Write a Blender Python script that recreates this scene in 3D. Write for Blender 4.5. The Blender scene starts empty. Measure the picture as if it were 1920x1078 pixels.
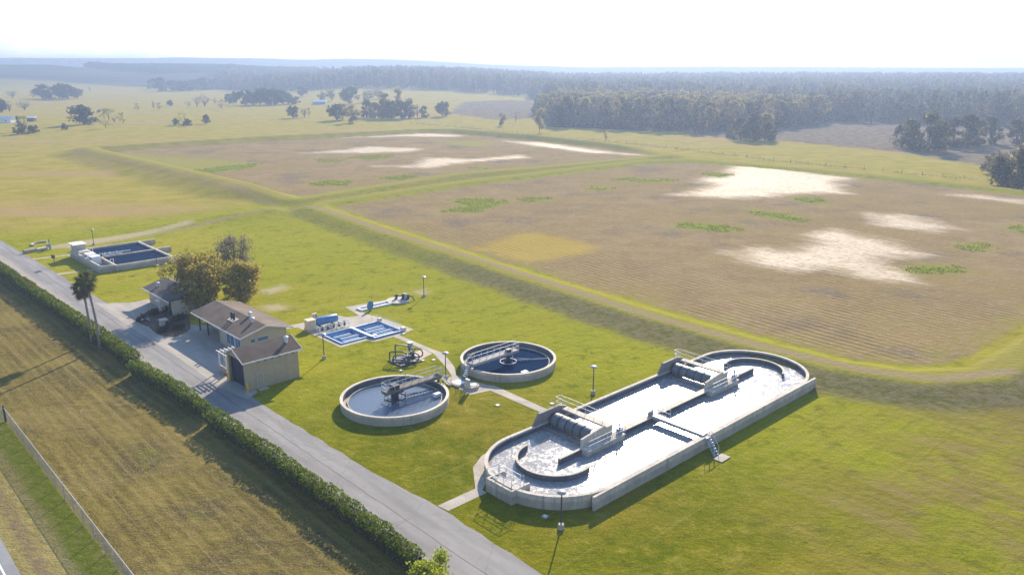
import bpy, math, random
import numpy as np
from mathutils import Vector, Matrix

random.seed(7)
rng = np.random.default_rng(7)
scn = bpy.context.scene
COL = scn.collection
R = math.radians

# ------------------------------------------------------------------ camera
FPX, PITCH, HCAM = 1493.0, R(15.5), 40.0
cam = bpy.data.cameras.new('camera')
camo = bpy.data.objects.new('camera', cam)
COL.objects.link(camo)
camo.location = (0, 0, HCAM)
camo.rotation_euler = (R(90) - PITCH, 0, 0)
cam.sensor_width = 36.0
cam.lens = FPX / 1920 * 36
cam.clip_start = 0.5
cam.clip_end = 40000
scn.camera = camo

# plant frame: a = away from the road, b = along the road
OX, OY = 2.5, 56.4
E1, E2 = (.73, .6834), (-.6834, .73)
TH = math.atan2(E1[1], E1[0])
def XY(a, b): return (OX + a*E1[0] + b*E2[0], OY + a*E1[1] + b*E2[1])
def AB(x, y):
    x = x - OX; y = y - OY
    return x*E1[0] + y*E1[1], x*E2[0] + y*E2[1]

# ------------------------------------------------------------------ terrain
def sstep(e0, e1, x):
    t = np.clip((x - e0) / (e1 - e0), 0, 1)
    return t*t*(3 - 2*t)
def sd_poly(px, py, poly):
    px = np.asarray(px, float); py = np.asarray(py, float)
    d = np.full(px.shape, 1e18); inside = np.zeros(px.shape, bool)
    n = len(poly)
    for i in range(n):
        x0, y0 = poly[i]; x1, y1 = poly[(i + 1) % n]
        ex, ey = x1 - x0, y1 - y0
        wx, wy = px - x0, py - y0
        t = np.clip((wx*ex + wy*ey) / (ex*ex + ey*ey), 0, 1)
        d = np.minimum(d, (wx - ex*t)**2 + (wy - ey*t)**2)
        c = ((y0 <= py) & (y1 > py)) | ((y1 <= py) & (y0 > py))
        if y1 != y0:
            inside ^= c & (px < x0 + (py - y0) / (y1 - y0) * ex)
    d = np.sqrt(d)
    return np.where(inside, -d, d)
def sd_line(px, py, pts):
    px = np.asarray(px, float); py = np.asarray(py, float)
    d = np.full(px.shape, 1e18)
    for (x0, y0), (x1, y1) in zip(pts[:-1], pts[1:]):
        ex, ey = x1 - x0, y1 - y0
        t = np.clip(((px - x0)*ex + (py - y0)*ey) / (ex*ex + ey*ey), 0, 1)
        d = np.minimum(d, (px - x0 - ex*t)**2 + (py - y0 - ey*t)**2)
    return np.sqrt(d)
def vnoise(x, y, s, seed):
    g = np.random.default_rng(seed).random((64, 64))
    u, v = np.asarray(x) / s, np.asarray(y) / s
    iu, iv = np.floor(u).astype(int), np.floor(v).astype(int)
    fu, fv = u - iu, v - iv
    fu = fu*fu*(3 - 2*fu); fv = fv*fv*(3 - 2*fv)
    a = g[iu % 64, iv % 64]; b = g[(iu+1) % 64, iv % 64]; c = g[iu % 64, (iv+1) % 64]; d = g[(iu+1) % 64, (iv+1) % 64]
    return a*(1-fu)*(1-fv) + b*fu*(1-fv) + c*(1-fu)*fv + d*fu*fv

POND_B = [(77, 163), (70.9, 109), (67, 69), (64.8, 40), (64.2, 18), (64.6, 5), (67.5, -2.5), (73.4, -7), (87, -8.2), (250, -12), (256, 60), (257.5, 112), (252, 160), (233, 170), (132, 172), (80.5, 166.9)]
POND_A = [(79.5, 186), (108, 191), (150, 197), (215, 188), (260, 184), (272, 235), (277, 290), (274, 350), (262, 361), (160, 379), (79, 378)]
def height(x, y):
    x = np.asarray(x, float); y = np.asarray(y, float)
    a, b = AB(x, y)
    dA = sd_poly(a, b, POND_A); dB = sd_poly(a, b, POND_B)
    d = np.minimum(dA, dB)
    w = sstep(185, 215, b)                     # pond A has the broader, taller bank
    top = 1.1 + 1.5*w
    inner = .4 + (top - .4)*sstep(-1.5, 2.5, d)
    outer = top*(1 - sstep(5.0, 13.5 + 10*w, d))
    h = np.where(d < 4, inner, outer)
    ridge = 1.15*np.exp(-((b - 171)/5.0)**2)*sstep(12, 55, a)*(1 - sstep(62, 70, a))
    h = np.maximum(h, ridge)
    for a0_, a1_, b0_, b1_ in ((17.8, 22.74, 59.9, 65.6), (22.74, 28.0, 58.5, 65.2)):
        ds = np.maximum(np.maximum(a0_ - a, a - a1_), np.maximum(b0_ - b, b - b1_))
        h = h - .9*(1 - sstep(-.35, -.1, ds))
    # open country
    far = sstep(330, 700, y)*sstep(2, 40, d)
    h = h + far*(1.6*(vnoise(x, y, 140, 3) - .5) + 3*(vnoise(x, y, 420, 4) - .5))
    az = x/np.maximum(y, 1)
    h = h + 18*sstep(700, 1450, y)*sstep(-.33, -.14, az)*(1 - .68*sstep(-.12, .10, az))
    r1 = np.interp(az, [-.75, -.56, -.48, -.34, -.28, -.2, -.1], [46, 43, 31, 30, 21, 10, 0])
    h = h + (r1 + 2*vnoise(x, y, 300, 9))*np.exp(-((y - 1950)/360.)**2)
    r2 = np.interp(az, [-.75, -.46, -.43, -.40, -.32, -.24, -.107, -.04, .1, .25, .45, .65], [72, 73, 71, 74, 71, 59, 43, 33, 29, 33, 28, 26])
    h = h + (r2 + 3*(vnoise(x, y, 160, 5) - .5))*np.exp(-((np.minimum(y, 3300) - 3300)/620.)**2)*(1 - .35*sstep(3600, 5200, y))
    return h
def h1(x, y): return float(height(np.array([x]), np.array([y]))[0])

def G(px, py, z=0.0):
    """ground point (at height z) that the photograph shows at pixel px, py (1920 wide)"""
    u, v = (px - 960)/FPX, (py - 539)/FPX
    dy = math.cos(PITCH) - v*math.sin(PITCH); dz = -math.sin(PITCH) - v*math.cos(PITCH)
    t = (z - HCAM)/dz
    return u*t, dy*t
def at(px, py):
    """the same on the real terrain"""
    u, v = (px - 960)/FPX, (py - 539)/FPX
    dy = math.cos(PITCH) - v*math.sin(PITCH); dz = -math.sin(PITCH) - v*math.cos(PITCH)
    t = np.concatenate([np.linspace(40, 700, 1500), np.linspace(700, 5600, 2600)])
    hz = height(u*t, dy*t)
    k = np.nonzero(HCAM + dz*t <= hz)[0]
    k = k[0] if len(k) else len(t) - 1
    return u*t[k], dy*t[k], float(hz[k]), t[k]
def gab(px, py, z=0.0): return AB(*G(px, py, z))

# ------------------------------------------------------------------ node helper
class NT:
    def __init__(s, name):
        s.m = bpy.data.materials.new(name); s.m.use_nodes = True
        s.t = s.m.node_tree; s.t.nodes.clear()
        s.out = s.t.nodes.new('ShaderNodeOutputMaterial')
    def n(s, typ, **kw):
        nd = s.t.nodes.new(typ)
        for k, v in kw.items(): setattr(nd, k, v)
        return nd
    def put(s, sock, v):
        if v is None: return
        if isinstance(v, bpy.types.NodeSocket): s.t.links.new(v, sock)
        elif isinstance(v, (tuple, list)) and len(v) == 3 and sock.type == 'RGBA': sock.default_value = (*v, 1)
        else: sock.default_value = v
    def math(s, op, a, b=None, c=None):
        nd = s.n('ShaderNodeMath', operation=op)
        for i, v in enumerate((a, b, c)): s.put(nd.inputs[i], v)
        return nd.outputs[0]
    def vmul(s, v, k):
        nd = s.n('ShaderNodeVectorMath', operation='MULTIPLY'); s.put(nd.inputs[0], v); s.put(nd.inputs[1], k)
        return nd.outputs[0]
    def attr(s, name): return s.n('ShaderNodeAttribute', attribute_name=name).outputs['Fac']
    def coord(s): return s.n('ShaderNodeTexCoord').outputs['Object']
    def noise(s, vec, scale, detail=3, rough=.55, dist=0.0):
        nd = s.n('ShaderNodeTexNoise'); s.put(nd.inputs['Vector'], vec); nd.inputs['Scale'].default_value = scale
        nd.inputs['Detail'].default_value = detail; nd.inputs['Roughness'].default_value = rough; nd.inputs['Distortion'].default_value = dist
        return nd.outputs[0]
    def ss(s, x, e0, e1, lo=0.0, hi=1.0):
        nd = s.n('ShaderNodeMapRange', interpolation_type='SMOOTHSTEP', clamp=True)
        s.put(nd.inputs[0], x); s.put(nd.inputs[1], e0); s.put(nd.inputs[2], e1); s.put(nd.inputs[3], lo); s.put(nd.inputs[4], hi)
        return nd.outputs[0]
    def mix(s, f, a, b, mode='MIX'):
        nd = s.n('ShaderNodeMix', data_type='RGBA', blend_type=mode, clamp_factor=True)
        s.put(nd.inputs[0], f); s.put(nd.inputs[6], a); s.put(nd.inputs[7], b)
        return nd.outputs[2]
    def combine(s, x, y, z=0.0):
        nd = s.n('ShaderNodeCombineXYZ')
        for i, v in enumerate((x, y, z)): s.put(nd.inputs[i], v)
        return nd.outputs[0]
    def bump(s, h, strength=.5, dist=.1):
        nd = s.n('ShaderNodeBump'); s.put(nd.inputs['Height'], h); nd.inputs['Strength'].default_value = strength; nd.inputs['Distance'].default_value = dist
        return nd.outputs[0]
    def bsdf(s, col, rough=.8, metal=0.0, spec=.3, normal=None, **kw):
        b = s.n('ShaderNodeBsdfPrincipled')
        s.put(b.inputs['Base Color'], col); s.put(b.inputs['Roughness'], rough); s.put(b.inputs['Metallic'], metal)
        s.put(b.inputs['Specular IOR Level'], spec)
        if normal is not None: s.put(b.inputs['Normal'], normal)
        for k, v in kw.items(): s.put(b.inputs[k], v)
        return b.outputs[0]
    def done(s, sh):
        s.t.links.new(sh, s.out.inputs['Surface']); return s.m

MATS = {}
def mat(name, col, rough=.8, var=.2, scale=1.2, metal=0.0, spec=.3, streak=0.0, bump=0.0):
    """painted / cast surface with blotchy wear, optional vertical streaks"""
    if name in MATS: return MATS[name]
    t = NT(name); c = t.coord()
    f = t.noise(c, scale, 5, .65)
    f2 = t.noise(c, scale*9, 3, .6)
    f = t.math('ADD', t.math('MULTIPLY', f, .7), t.math('MULTIPLY', f2, .3))
    lo = tuple(x*(1 - var) for x in col); hi = tuple(min(1, x*(1 + var)) for x in col)
    colr = t.mix(t.ss(f, .34, .66), lo, hi)
    if streak:
        sv = t.noise(t.vmul(c, (2.6, 2.6, .25)), 1.0, 4, .6)
        colr = t.mix(t.ss(sv, .52, .75, 0, streak), colr, tuple(x*.45 for x in col))
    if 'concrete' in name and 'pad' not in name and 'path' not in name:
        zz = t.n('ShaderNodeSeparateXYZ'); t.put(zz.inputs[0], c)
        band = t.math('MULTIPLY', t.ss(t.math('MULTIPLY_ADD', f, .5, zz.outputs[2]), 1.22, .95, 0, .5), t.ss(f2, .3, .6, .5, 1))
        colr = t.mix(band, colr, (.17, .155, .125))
    nrm = t.bump(f2, .4, bump) if bump else None
    MATS[name] = t.done(t.bsdf(colr, rough, metal, spec, nrm))
    return MATS[name]

# ------------------------------------------------------------------ mesh helper
class MB:
    def __init__(s): s.v = []; s.f = []
    def add(s, vs, fs):
        o = len(s.v); s.v += [tuple(p) for p in vs]; s.f += [tuple(i + o for i in f) for f in fs]; return s
    def box(s, x0, x1, y0, y1, z0, z1):
        return s.add([(x0,y0,z0),(x1,y0,z0),(x1,y1,z0),(x0,y1,z0),(x0,y0,z1),(x1,y0,z1),(x1,y1,z1),(x0,y1,z1)],
                     [(3,2,1,0),(4,5,6,7),(0,1,5,4),(1,2,6,5),(2,3,7,6),(3,0,4,7)])
    def prism(s, pts, z0, z1):
        n = len(pts)
        return s.add([(x, y, z0) for x, y in pts] + [(x, y, z1) for x, y in pts],
                     [tuple(range(n-1, -1, -1)), tuple(range(n, 2*n))] + [(i, (i+1) % n, n + (i+1) % n, n + i) for i in range(n)])
    def slab_y(s, pts, y0, y1):      # polygon in x-z, extruded along y
        n = len(pts)
        return s.add([(x, y0, z) for x, z in pts] + [(x, y1, z) for x, z in pts],
                     [tuple(range(n)), tuple(range(2*n-1, n-1, -1))] + [(i + n, (i+1) % n + n, (i+1) % n, i) for i in range(n)])
    def slab_x(s, pts, x0, x1):      # polygon in y-z, extruded along x
        n = len(pts)
        return s.add([(x0, y, z) for y, z in pts] + [(x1, y, z) for y, z in pts],
                     [tuple(range(n-1, -1, -1)), tuple(range(n, 2*n))] + [(i, (i+1) % n, n + (i+1) % n, n + i) for i in range(n)])
    def tube(s, pts, r, n=6, cap=True):
        pts = [Vector(p) for p in pts]; m = len(pts)
        rs = list(r) if isinstance(r, (list, tuple)) else [r]*m
        o = len(s.v); up = None
        for i, p in enumerate(pts):
            d = (pts[min(i+1, m-1)] - pts[max(i-1, 0)]).normalized()
            if up is None: up = d.orthogonal().normalized()
            up = (up - d*up.dot(d))
            up = up.normalized() if up.length > 1e-6 else d.orthogonal().normalized()
            w = d.cross(up)
            for k in range(n):
                q = 2*math.pi*k/n
                s.v.append(tuple(p + (up*math.cos(q) + w*math.sin(q))*rs[i]))
        for i in range(m - 1):
            for k in range(n):
                k2 = (k+1) % n
                s.f.append((o+i*n+k, o+i*n+k2, o+(i+1)*n+k2, o+(i+1)*n+k))
        if cap:
            s.f.append(tuple(o+k for k in range(n-1, -1, -1))); s.f.append(tuple(o+(m-1)*n+k for k in range(n)))
        return s
    def lathe(s, prof, n=48, c=(0, 0), a0=0.0, a1=360.0, closed=False):
        """profile [(r,z)] turned about z; closed joins last to first profile point"""
        full = abs(a1 - a0) >= 359.9; m = len(prof); cols = n if full else n + 1; o = len(s.v)
        for i in range(cols):
            q = R(a0 + (a1 - a0)*i/n)
            for r, z in prof: s.v.append((c[0] + r*math.cos(q), c[1] + r*math.sin(q), z))
        pr = range(m) if closed else range(m - 1)
        for i in range(n):
            i2 = (i+1) % cols
            for k in pr:
                k2 = (k+1) % m
                s.f.append((o+i*m+k, o+i2*m+k, o+i2*m+k2, o+i*m+k2))
        if not full and closed:
            s.f.append(tuple(o+k for k in range(m))); s.f.append(tuple(o+(cols-1)*m+k for k in range(m-1, -1, -1)))
        return s
    def cyl(s, x, y, z0, z1, r, n=16, r2=None):
        return s.tube([(x, y, z0), (x, y, z1)], [r, r if r2 is None else r2], n)
    def build(s, name, m, parent=None, smooth=False, loc=None, rot=None):
        me = bpy.data.meshes.new(name)
        me.from_pydata(s.v, [], s.f); me.update()
        if m: me.materials.append(m)
        if smooth:
            me.polygons.foreach_set('use_smooth', [True]*len(me.polygons))
            if smooth != 'all': me.set_sharp_from_angle(angle=R(40))
        o = bpy.data.objects.new(name, me); COL.objects.link(o)
        if parent: o.parent = parent
        if loc: o.location = loc
        if rot is not None: o.rotation_euler = (0, 0, rot)
        return o

def tag(o, label=None, cat=None, group=None, kind=None):
    if label: o['label'] = label
    if cat: o['category'] = cat
    if group: o['group'] = group
    if kind: o['kind'] = kind
    return o
def empty(name, loc, rot=0.0, label=None, cat=None, group=None):
    o = bpy.data.objects.new(name, None); COL.objects.link(o)
    o.location = loc; o.rotation_euler = (0, 0, rot); o.empty_display_size = .3
    return tag(o, label, cat, group)
def plant(name, a, b, label, cat, group=None, rot=0.0, z=0.0):
    x, y = XY(a, b)
    return empty(name, (x, y, z), TH + rot, label, cat, group)
def copy_tree(o, parent=None):
    c = o.copy(); COL.objects.link(c)
    if parent: c.parent = parent
    for ch in list(o.children): copy_tree(ch, c)
    return c
def sheet(name, polys, z, m, kind='structure', label=None, thick=0.0):
    """flat paving in the plant frame"""
    mb = MB()
    for pts in polys:
        ar = sum(pts[i][0]*pts[(i+1) % len(pts)][1] - pts[(i+1) % len(pts)][0]*pts[i][1] for i in range(len(pts)))
        if ar < 0: pts = pts[::-1]
        if thick: mb.prism(pts, z - thick, z)
        else: mb.add([(x, y, z) for x, y in pts], [tuple(range(len(pts)))])
    o = mb.build(name, m, None, False, (OX, OY, 0), TH)
    if label: o['label'] = label
    o['kind'] = kind
    return o
def rail(mb, pts, h=1.07, gap=1.5, r=.028, mid=True):
    """hand rail: posts and two rails along pts (deck level points)"""
    P = [Vector(p) for p in pts]
    up = Vector((0, 0, h))
    mb.tube([p + up for p in P], r, 5)
    if mid: mb.tube([p + up*.52 for p in P], r*.9, 5)
    for p, q in zip(P[:-1], P[1:]):
        n = max(1, round((q - p).length/gap))
        for i in range(n + 1):
            c = p.lerp(q, i/n); mb.tube([c, c + up], r, 5)
    return mb

# ------------------------------------------------------------------ materials
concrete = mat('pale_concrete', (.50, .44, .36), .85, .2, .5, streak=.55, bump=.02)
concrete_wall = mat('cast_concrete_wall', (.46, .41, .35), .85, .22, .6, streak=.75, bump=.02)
shaded_wet_wall = mat('shaded_algae_lining', (.105, .105, .115), .7, .3, .7, spec=.4, streak=.5)  # shade of the inner faces put into the colour, along with wet algae
concrete_path_m = mat('worn_path_concrete', (.34, .30, .25), .9, .2, .4, bump=.01)
pad_m = mat('pad_concrete', (.42, .36, .28), .9, .2, .5, bump=.01)
steel = mat('galvanised_steel', (.33, .34, .36), .6, .2, 3, metal=.2, spec=.4)
rail_m = mat('aluminium_rail', (.50, .52, .55), .55, .12, 3, metal=.1, spec=.4)
dark_steel = mat('dark_painted_steel', (.035, .04, .055), .55, .3, 2)
pole_m = mat('dark_pole_paint', (.06, .055, .055), .5, .2, 2)
black_pipe = mat('weathered_black_pipe', (.06, .065, .085), .5, .35, 2, spec=.5)
blue_paint = mat('blue_paint', (.05, .17, .38), .45, .2, 1, spec=.5, streak=.2)
stair_m = mat('dull_stair_paint', (.20, .26, .33), .6, .2, 2)
blue_light = mat('faded_blue_paint', (.16, .32, .52), .6, .25, 1.5, spec=.4, streak=.3)
white_paint = mat('white_paint', (.72, .72, .70), .6, .1, 1, streak=.2)
cream_paint = mat('cream_paint', (.60, .50, .36), .7, .1, 1, streak=.2)
tan_wall = mat('tan_stucco', (.36, .29, .19), .9, .08, 1.5, streak=.15, bump=.01)
tan_light = mat('tan_siding', (.42, .36, .27), .9, .08, 1.5, streak=.12)
trim_m = mat('white_trim', (.62, .60, .57), .7, .08, 2)
dark_glass = mat('window_glass', (.06, .15, .26), .12, .1, 1, spec=.6)
yellow_m = mat('yellow_safety_paint', (.62, .40, .03), .6, .15, 3)
bark_m = mat('bark', (.10, .08, .06), .95, .3, 2)
palm_bark = mat('palm_bark', (.22, .19, .16), .95, .2, 4)
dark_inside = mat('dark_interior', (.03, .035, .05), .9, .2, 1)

def make_roof_m():
    t = NT('brown_shingle'); c = t.coord()
    n1 = t.noise(c, .35, 4, .6); n2 = t.noise(t.vmul(c, (3, 3, 9)), 3, 2)
    w = t.n('ShaderNodeTexWave', wave_type='BANDS', bands_direction='Z'); t.put(w.inputs[0], c); w.inputs['Scale'].default_value = 5.5; w.inputs['Distortion'].default_value = .6
    col = t.mix(t.ss(n1, .3, .7), (.090, .066, .052), (.150, .118, .094))
    col = t.mix(t.ss(n2, .4, .7, 0, .4), col, (.07, .055, .048))
    return t.done(t.bsdf(col, .9, 0, .2, t.bump(t.math('ADD', w.outputs[1], t.math('MULTIPLY', n2, .6)), .5, .03)))
roof_m = make_roof_m()

def make_leaf(name, c0, c1, c2, trans=.3):
    t = NT(name)
    ge = t.n('ShaderNodeNewGeometry'); oi = t.n('ShaderNodeObjectInfo')
    f = ge.outputs['Random Per Island']
    col = t.mix(t.ss(f, 0, .6), c0, c1); col = t.mix(t.ss(f, .7, 1.0), col, c2)
    big = t.noise(t.coord(), .55, 2)
    col = t.mix(t.ss(big, .35, .65, 0, .55), col, tuple(x*.55 for x in c1))
    hs = t.n('ShaderNodeHueSaturation'); t.put(hs.inputs['Color'], col)
    t.put(hs.inputs['Value'], t.math('MULTIPLY_ADD', oi.outputs['Random'], .45, .8))
    t.put(hs.inputs['Hue'], t.math('MULTIPLY_ADD', oi.outputs['Random'], .03, .485))
    d = t.n('ShaderNodeBsdfDiffuse'); tr = t.n('ShaderNodeBsdfTranslucent')
    t.put(d.inputs[0], hs.outputs[0]); t.put(tr.inputs[0], hs.outputs[0])
    mx = t.n('ShaderNodeMixShader'); mx.inputs[0].default_value = trans
    t.t.links.new(d.outputs[0], mx.inputs[1]); t.t.links.new(tr.outputs[0], mx.inputs[2])
    return t.done(mx.outputs[0])
leaf_oak = make_leaf('oak_leaves', (.045, .055, .025), (.075, .085, .034), (.115, .115, .045))
leaf_light = make_leaf('pale_leaves', (.30, .27, .07), (.42, .38, .10), (.52, .46, .14), .5)
leaf_bare = make_leaf('grey_twigs', (.15, .125, .10), (.21, .18, .14), (.27, .23, .17))
leaf_gold = make_leaf('golden_leaves', (.27, .23, .05), (.42, .36, .075), (.60, .50, .12), .5)
leaf_mixed2 = make_leaf('dense_copse_leaves', (.065, .068, .038), (.12, .11, .05), (.32, .25, .09), .42)
leaf_gold2 = make_leaf('pale_gold_leaves', (.17, .145, .06), (.28, .225, .08), (.40, .31, .12), .45)
leaf_mixed = make_leaf('mixed_forest_leaves', (.09, .085, .045), (.16, .135, .065), (.30, .23, .10), .4)
leaf_pine = make_leaf('pine_needles', (.045, .06, .036), (.07, .085, .05), (.10, .11, .06))
leaf_hedge = make_leaf('hedge_leaves', (.075, .11, .012), (.15, .19, .026), (.30, .31, .055))
leaf_bright = make_leaf('bright_bush_leaves', (.27, .31, .03), (.38, .42, .05), (.48, .50, .09), .45)
leaf_palm = make_leaf('palm_fronds', (.07, .085, .028), (.12, .135, .045), (.22, .20, .08), .4)
leaf_dry = make_leaf('dry_undergrowth', (.09, .07, .045), (.14, .11, .07), (.19, .16, .10))

# ------------------------------------------------------------------ ground
WET = [[(1262, 367), (1310, 358), (1345, 345), (1300, 340), (1365, 325), (1375, 311), (1430, 313), (1595, 334), (1570, 343), (1585, 364), (1500, 362), (1450, 368), (1380, 372)],
       [(1362, 474), (1420, 467), (1490, 470), (1530, 455), (1510, 440), (1560, 430), (1660, 450), (1725, 477), (1660, 485), (1640, 495), (1690, 508), (1712, 528), (1600, 522), (1560, 505), (1470, 505), (1400, 490)],
       [(1625, 400), (1690, 402), (1795, 430), (1740, 433), (1660, 424)],
       [(565, 287), (640, 282), (690, 275), (790, 279), (770, 285), (680, 287)],
       [(710, 312), (780, 310), (800, 296), (890, 299), (970, 291), (985, 296), (880, 304), (800, 315)],
       [(640, 259), (730, 254), (800, 250), (865, 254), (850, 257), (760, 256)],
       [(950, 265), (1020, 268), (1140, 285), (1200, 291), (1110, 287), (1020, 276)],
       [(1085, 308), (1150, 306), (1130, 311)], [(1780, 365), (1920, 382), (1920, 376), (1830, 366)]]
GREEN = [[(828, 396), (870, 385), (850, 374), (900, 372), (952, 379), (915, 390), (885, 399)], [(975, 374), (1005, 369), (1032, 373), (1000, 378)],
         [(1265, 424), (1280, 418), (1340, 421), (1390, 430), (1350, 434), (1300, 430)], [(1406, 399), (1420, 395), (1470, 402), (1515, 412), (1490, 415), (1450, 409)],
         [(1488, 375), (1505, 370), (1560, 379), (1530, 382)], [(1703, 506), (1740, 497), (1790, 501), (1815, 510), (1760, 512), (1720, 513)],
         [(1798, 464), (1830, 457), (1860, 463), (1835, 470)], [(1880, 428), (1920, 424), (1920, 435)],
         [(583, 345), (600, 340), (655, 338), (645, 348), (600, 349)], [(710, 335), (760, 328), (785, 331), (740, 338)], [(1320, 327), (1340, 323), (1375, 328), (1350, 334)],
         [(1150, 338), (1170, 334), (1270, 338), (1240, 342)], [(350, 320), (420, 312), (490, 306), (470, 315), (400, 324)], [(655, 297), (720, 289), (740, 293), (690, 299)],
         [(1100, 353), (1125, 350), (1150, 354), (1125, 357)], [(595, 300), (630, 298), (640, 303), (600, 304)], [(880, 316), (905, 313), (915, 317)]]
YELLOW = [[(895, 466), (920, 455), (985, 437), (1060, 445), (1112, 462), (1105, 474), (1040, 486), (985, 489), (930, 477)]]
GRASSY_A = [[(190, 283), (300, 292), (420, 300), (490, 306), (430, 322), (330, 322), (260, 308)], [(830, 262), (940, 266), (900, 276), (850, 272)]]
BARE = [[(488, 545), (530, 534), (540, 541), (505, 552)], [(485, 575), (520, 570), (545, 578), (505, 584)], [(60, 468), (130, 455), (235, 440), (300, 430), (360, 417), (362, 422), (250, 445), (140, 464)],
        [(775, 546), (795, 543), (804, 549), (790, 553)], [(500, 870), (540, 885), (600, 930), (580, 935)]]
ROUGH = [[(1440, 232), (1560, 226), (1700, 228), (1920, 240), (1920, 300), (1850, 312), (1680, 285), (1460, 264), (1300, 255), (1280, 248)],
         [(840, 215), (870, 198), (960, 193), (1025, 198), (1030, 222), (930, 226)]]
FARW = [(-120, 146), (0, 148), (80, 152), (150, 158), (230, 163), (300, 166), (400, 169), (490, 171), (545, 166), (600, 158)]
WOODS = [[(1028, 190), (1028, 238), (1200, 246), (1430, 250), (1465, 226), (1920, 238), (2600, 250), (2600, 160), (1500, 141), (880, 158)],
         [(535, 165), (640, 172), (760, 178), (860, 174), (1028, 178), (1100, 150), (900, 140), (640, 150)]]
DIRT = [[(490, 392), (575, 383), (625, 395), (720, 430), (900, 482), (1100, 549), (1200, 582), (1400, 637), (1500, 661), (1620, 688), (1760, 705), (1900, 690)],
        [(120, 283), (300, 318), (430, 352), (520, 378)], [(178, 446), (350, 418), (420, 404), (490, 392)], [(625, 391), (760, 372), (900, 352), (1100, 322), (1230, 303)]]

def build_ground():
    rr = np.concatenate([np.arange(4, 40, 2.0), 40*np.exp(np.arange(0, 600)*np.log(5600/40)/599)])
    rr = np.unique(np.concatenate([rr, np.arange(112, 131, .25)]).round(3))
    an = np.radians(np.concatenate([np.arange(-88, -40, 2.0), np.arange(-40, 40, .17), np.arange(40, 89, 2.0)]))
    A, Rr = np.meshgrid(an, rr)
    X = (Rr*np.sin(A)).ravel(); Y = (Rr*np.cos(A)).ravel()
    Z = height(X, Y)
    nr, na = len(rr), len(an)
    i = np.arange(nr - 1)[:, None]*na + np.arange(na - 1)[None, :]
    q = np.stack([i, i + 1, i + na + 1, i + na], -1).reshape(-1, 4)[:, ::-1]
    me = bpy.data.meshes.new('ground')
    me.vertices.add(len(X)); me.vertices.foreach_set('co', np.stack([X, Y, Z], -1).ravel().astype(np.float32))
    me.loops.add(q.size); me.loops.foreach_set('vertex_index', q.ravel().astype(np.int32))
    me.polygons.add(len(q)); me.polygons.foreach_set('loop_start', np.arange(0, q.size, 4, dtype=np.int32))
    me.update(calc_edges=True); me.validate()
    me.polygons.foreach_set('use_smooth', np.ones(len(q), bool))
    a, b = AB(X, Y)
    def put(nm, v):
        at_ = me.attributes.new(nm, 'FLOAT', 'POINT'); at_.data.foreach_set('value', np.clip(v, -60, 4000).astype(np.float32))
    put('pa', a); 
    at_ = me.attributes.new('pb', 'FLOAT', 'POINT'); at_.data.foreach_set('value', b.astype(np.float32))
    dA = sd_poly(a, b, POND_A); dB = sd_poly(a, b, POND_B)
    put('pond', np.minimum(dA, dB)); put('pondb', dB)
    w = lambda polys, z: np.minimum.reduce([sd_poly(X, Y, [G(px, py, z) for px, py in p]) for p in polys])
    put('wet', w(WET, .4)); put('green', w(GREEN, .4)); put('yellow', w(YELLOW, .4)); put('agrass', w(GRASSY_A, .4))
    put('bare', w(BARE, 0)); put('rough', w(ROUGH, 0)); put('woods', w(WOODS, 0)); 
    put('farw', sd_poly(X, Y, [at(*p)[:2] for p in FARW] + [(900, 5600), (-5600, 5600), (-3000, 2200)]))
    put('dirt', np.minimum.reduce([sd_line(X, Y, [G(px, py, 1.5) for px, py in p]) for p in DIRT]))
    o = bpy.data.objects.new('ground', me); COL.objects.link(o); o['kind'] = 'structure'

    t = NT('ground_cover'); c = t.coord()
    pa, pb = t.attr('pa'), t.attr('pb')
    n_big = t.noise(c, .02, 4, .55); n_mid = t.noise(c, .11, 5, .6); n_fine = t.noise(c, .9, 4, .65); n_grit = t.noise(c, 5.0, 3, .7)
    ab = t.combine(pa, pb)
    stripe_b = t.noise(t.vmul(ab, (1.1, .05, 1)), 1.0, 4, .6)      # streaks along the road
    stripe_f = t.noise(t.vmul(ab, (3.2, .035, 1)), 1.0, 3, .6)
    mow = t.noise(t.vmul(c, (.12, 1.2, 1)), 1.0, 4, .6)
    # lawn
    lawn = t.mix(t.ss(n_mid, .32, .68), (.080, .106, .001), (.146, .146, .003))
    lawn = t.mix(t.ss(n_fine, .38, .7, 0, .55), lawn, (.20, .17, .015))
    lawn = t.mix(t.ss(n_big, .48, .66, 0, .7), lawn, (.26, .185, .03))
    lawn = t.mix(t.ss(mow, .45, .7, 0, .35), lawn, (.13, .125, .012))
    lawn = t.mix(t.ss(t.noise(c, .05, 6, .7), .60, .72, 0, .45), lawn, (.17, .115, .05))
    lush = t.math('MULTIPLY', t.ss(t.math('MULTIPLY_ADD', n_mid, 30.0, pb), 75, 40), t.ss(t.math('MULTIPLY_ADD', n_big, 30.0, pa), 55, 30))
    lawn = t.mix(t.math('MULTIPLY_ADD', lush, -1.0, 1.0), lawn, t.mix(.42, lawn, (.385, .38, .025)))
    patch = t.noise(c, .33, 5, .72)
    lawn = t.mix(t.ss(patch, .52, .66, 0, .5), lawn, (.060, .082, .002)); lawn = t.mix(t.ss(patch, .46, .34, 0, .45), lawn, (.30, .255, .05))
    lawn = t.mix(t.ss(n_grit, .50, .66, 0, .42), lawn, (.07, .075, .008)); lawn = t.mix(t.ss(n_grit, .46, .34, 0, .30), lawn, (.33, .30, .09))
    mowa = t.noise(t.vmul(ab, (.03, 1.3, 1)), 1.0, 3, .55); lawn = t.mix(t.ss(mowa, .48, .62, 0, .22), lawn, (.10, .11, .004)); lawn = t.mix(t.ss(mowa, .60, .68, 0, .20), lawn, (.32, .26, .09))
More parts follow.
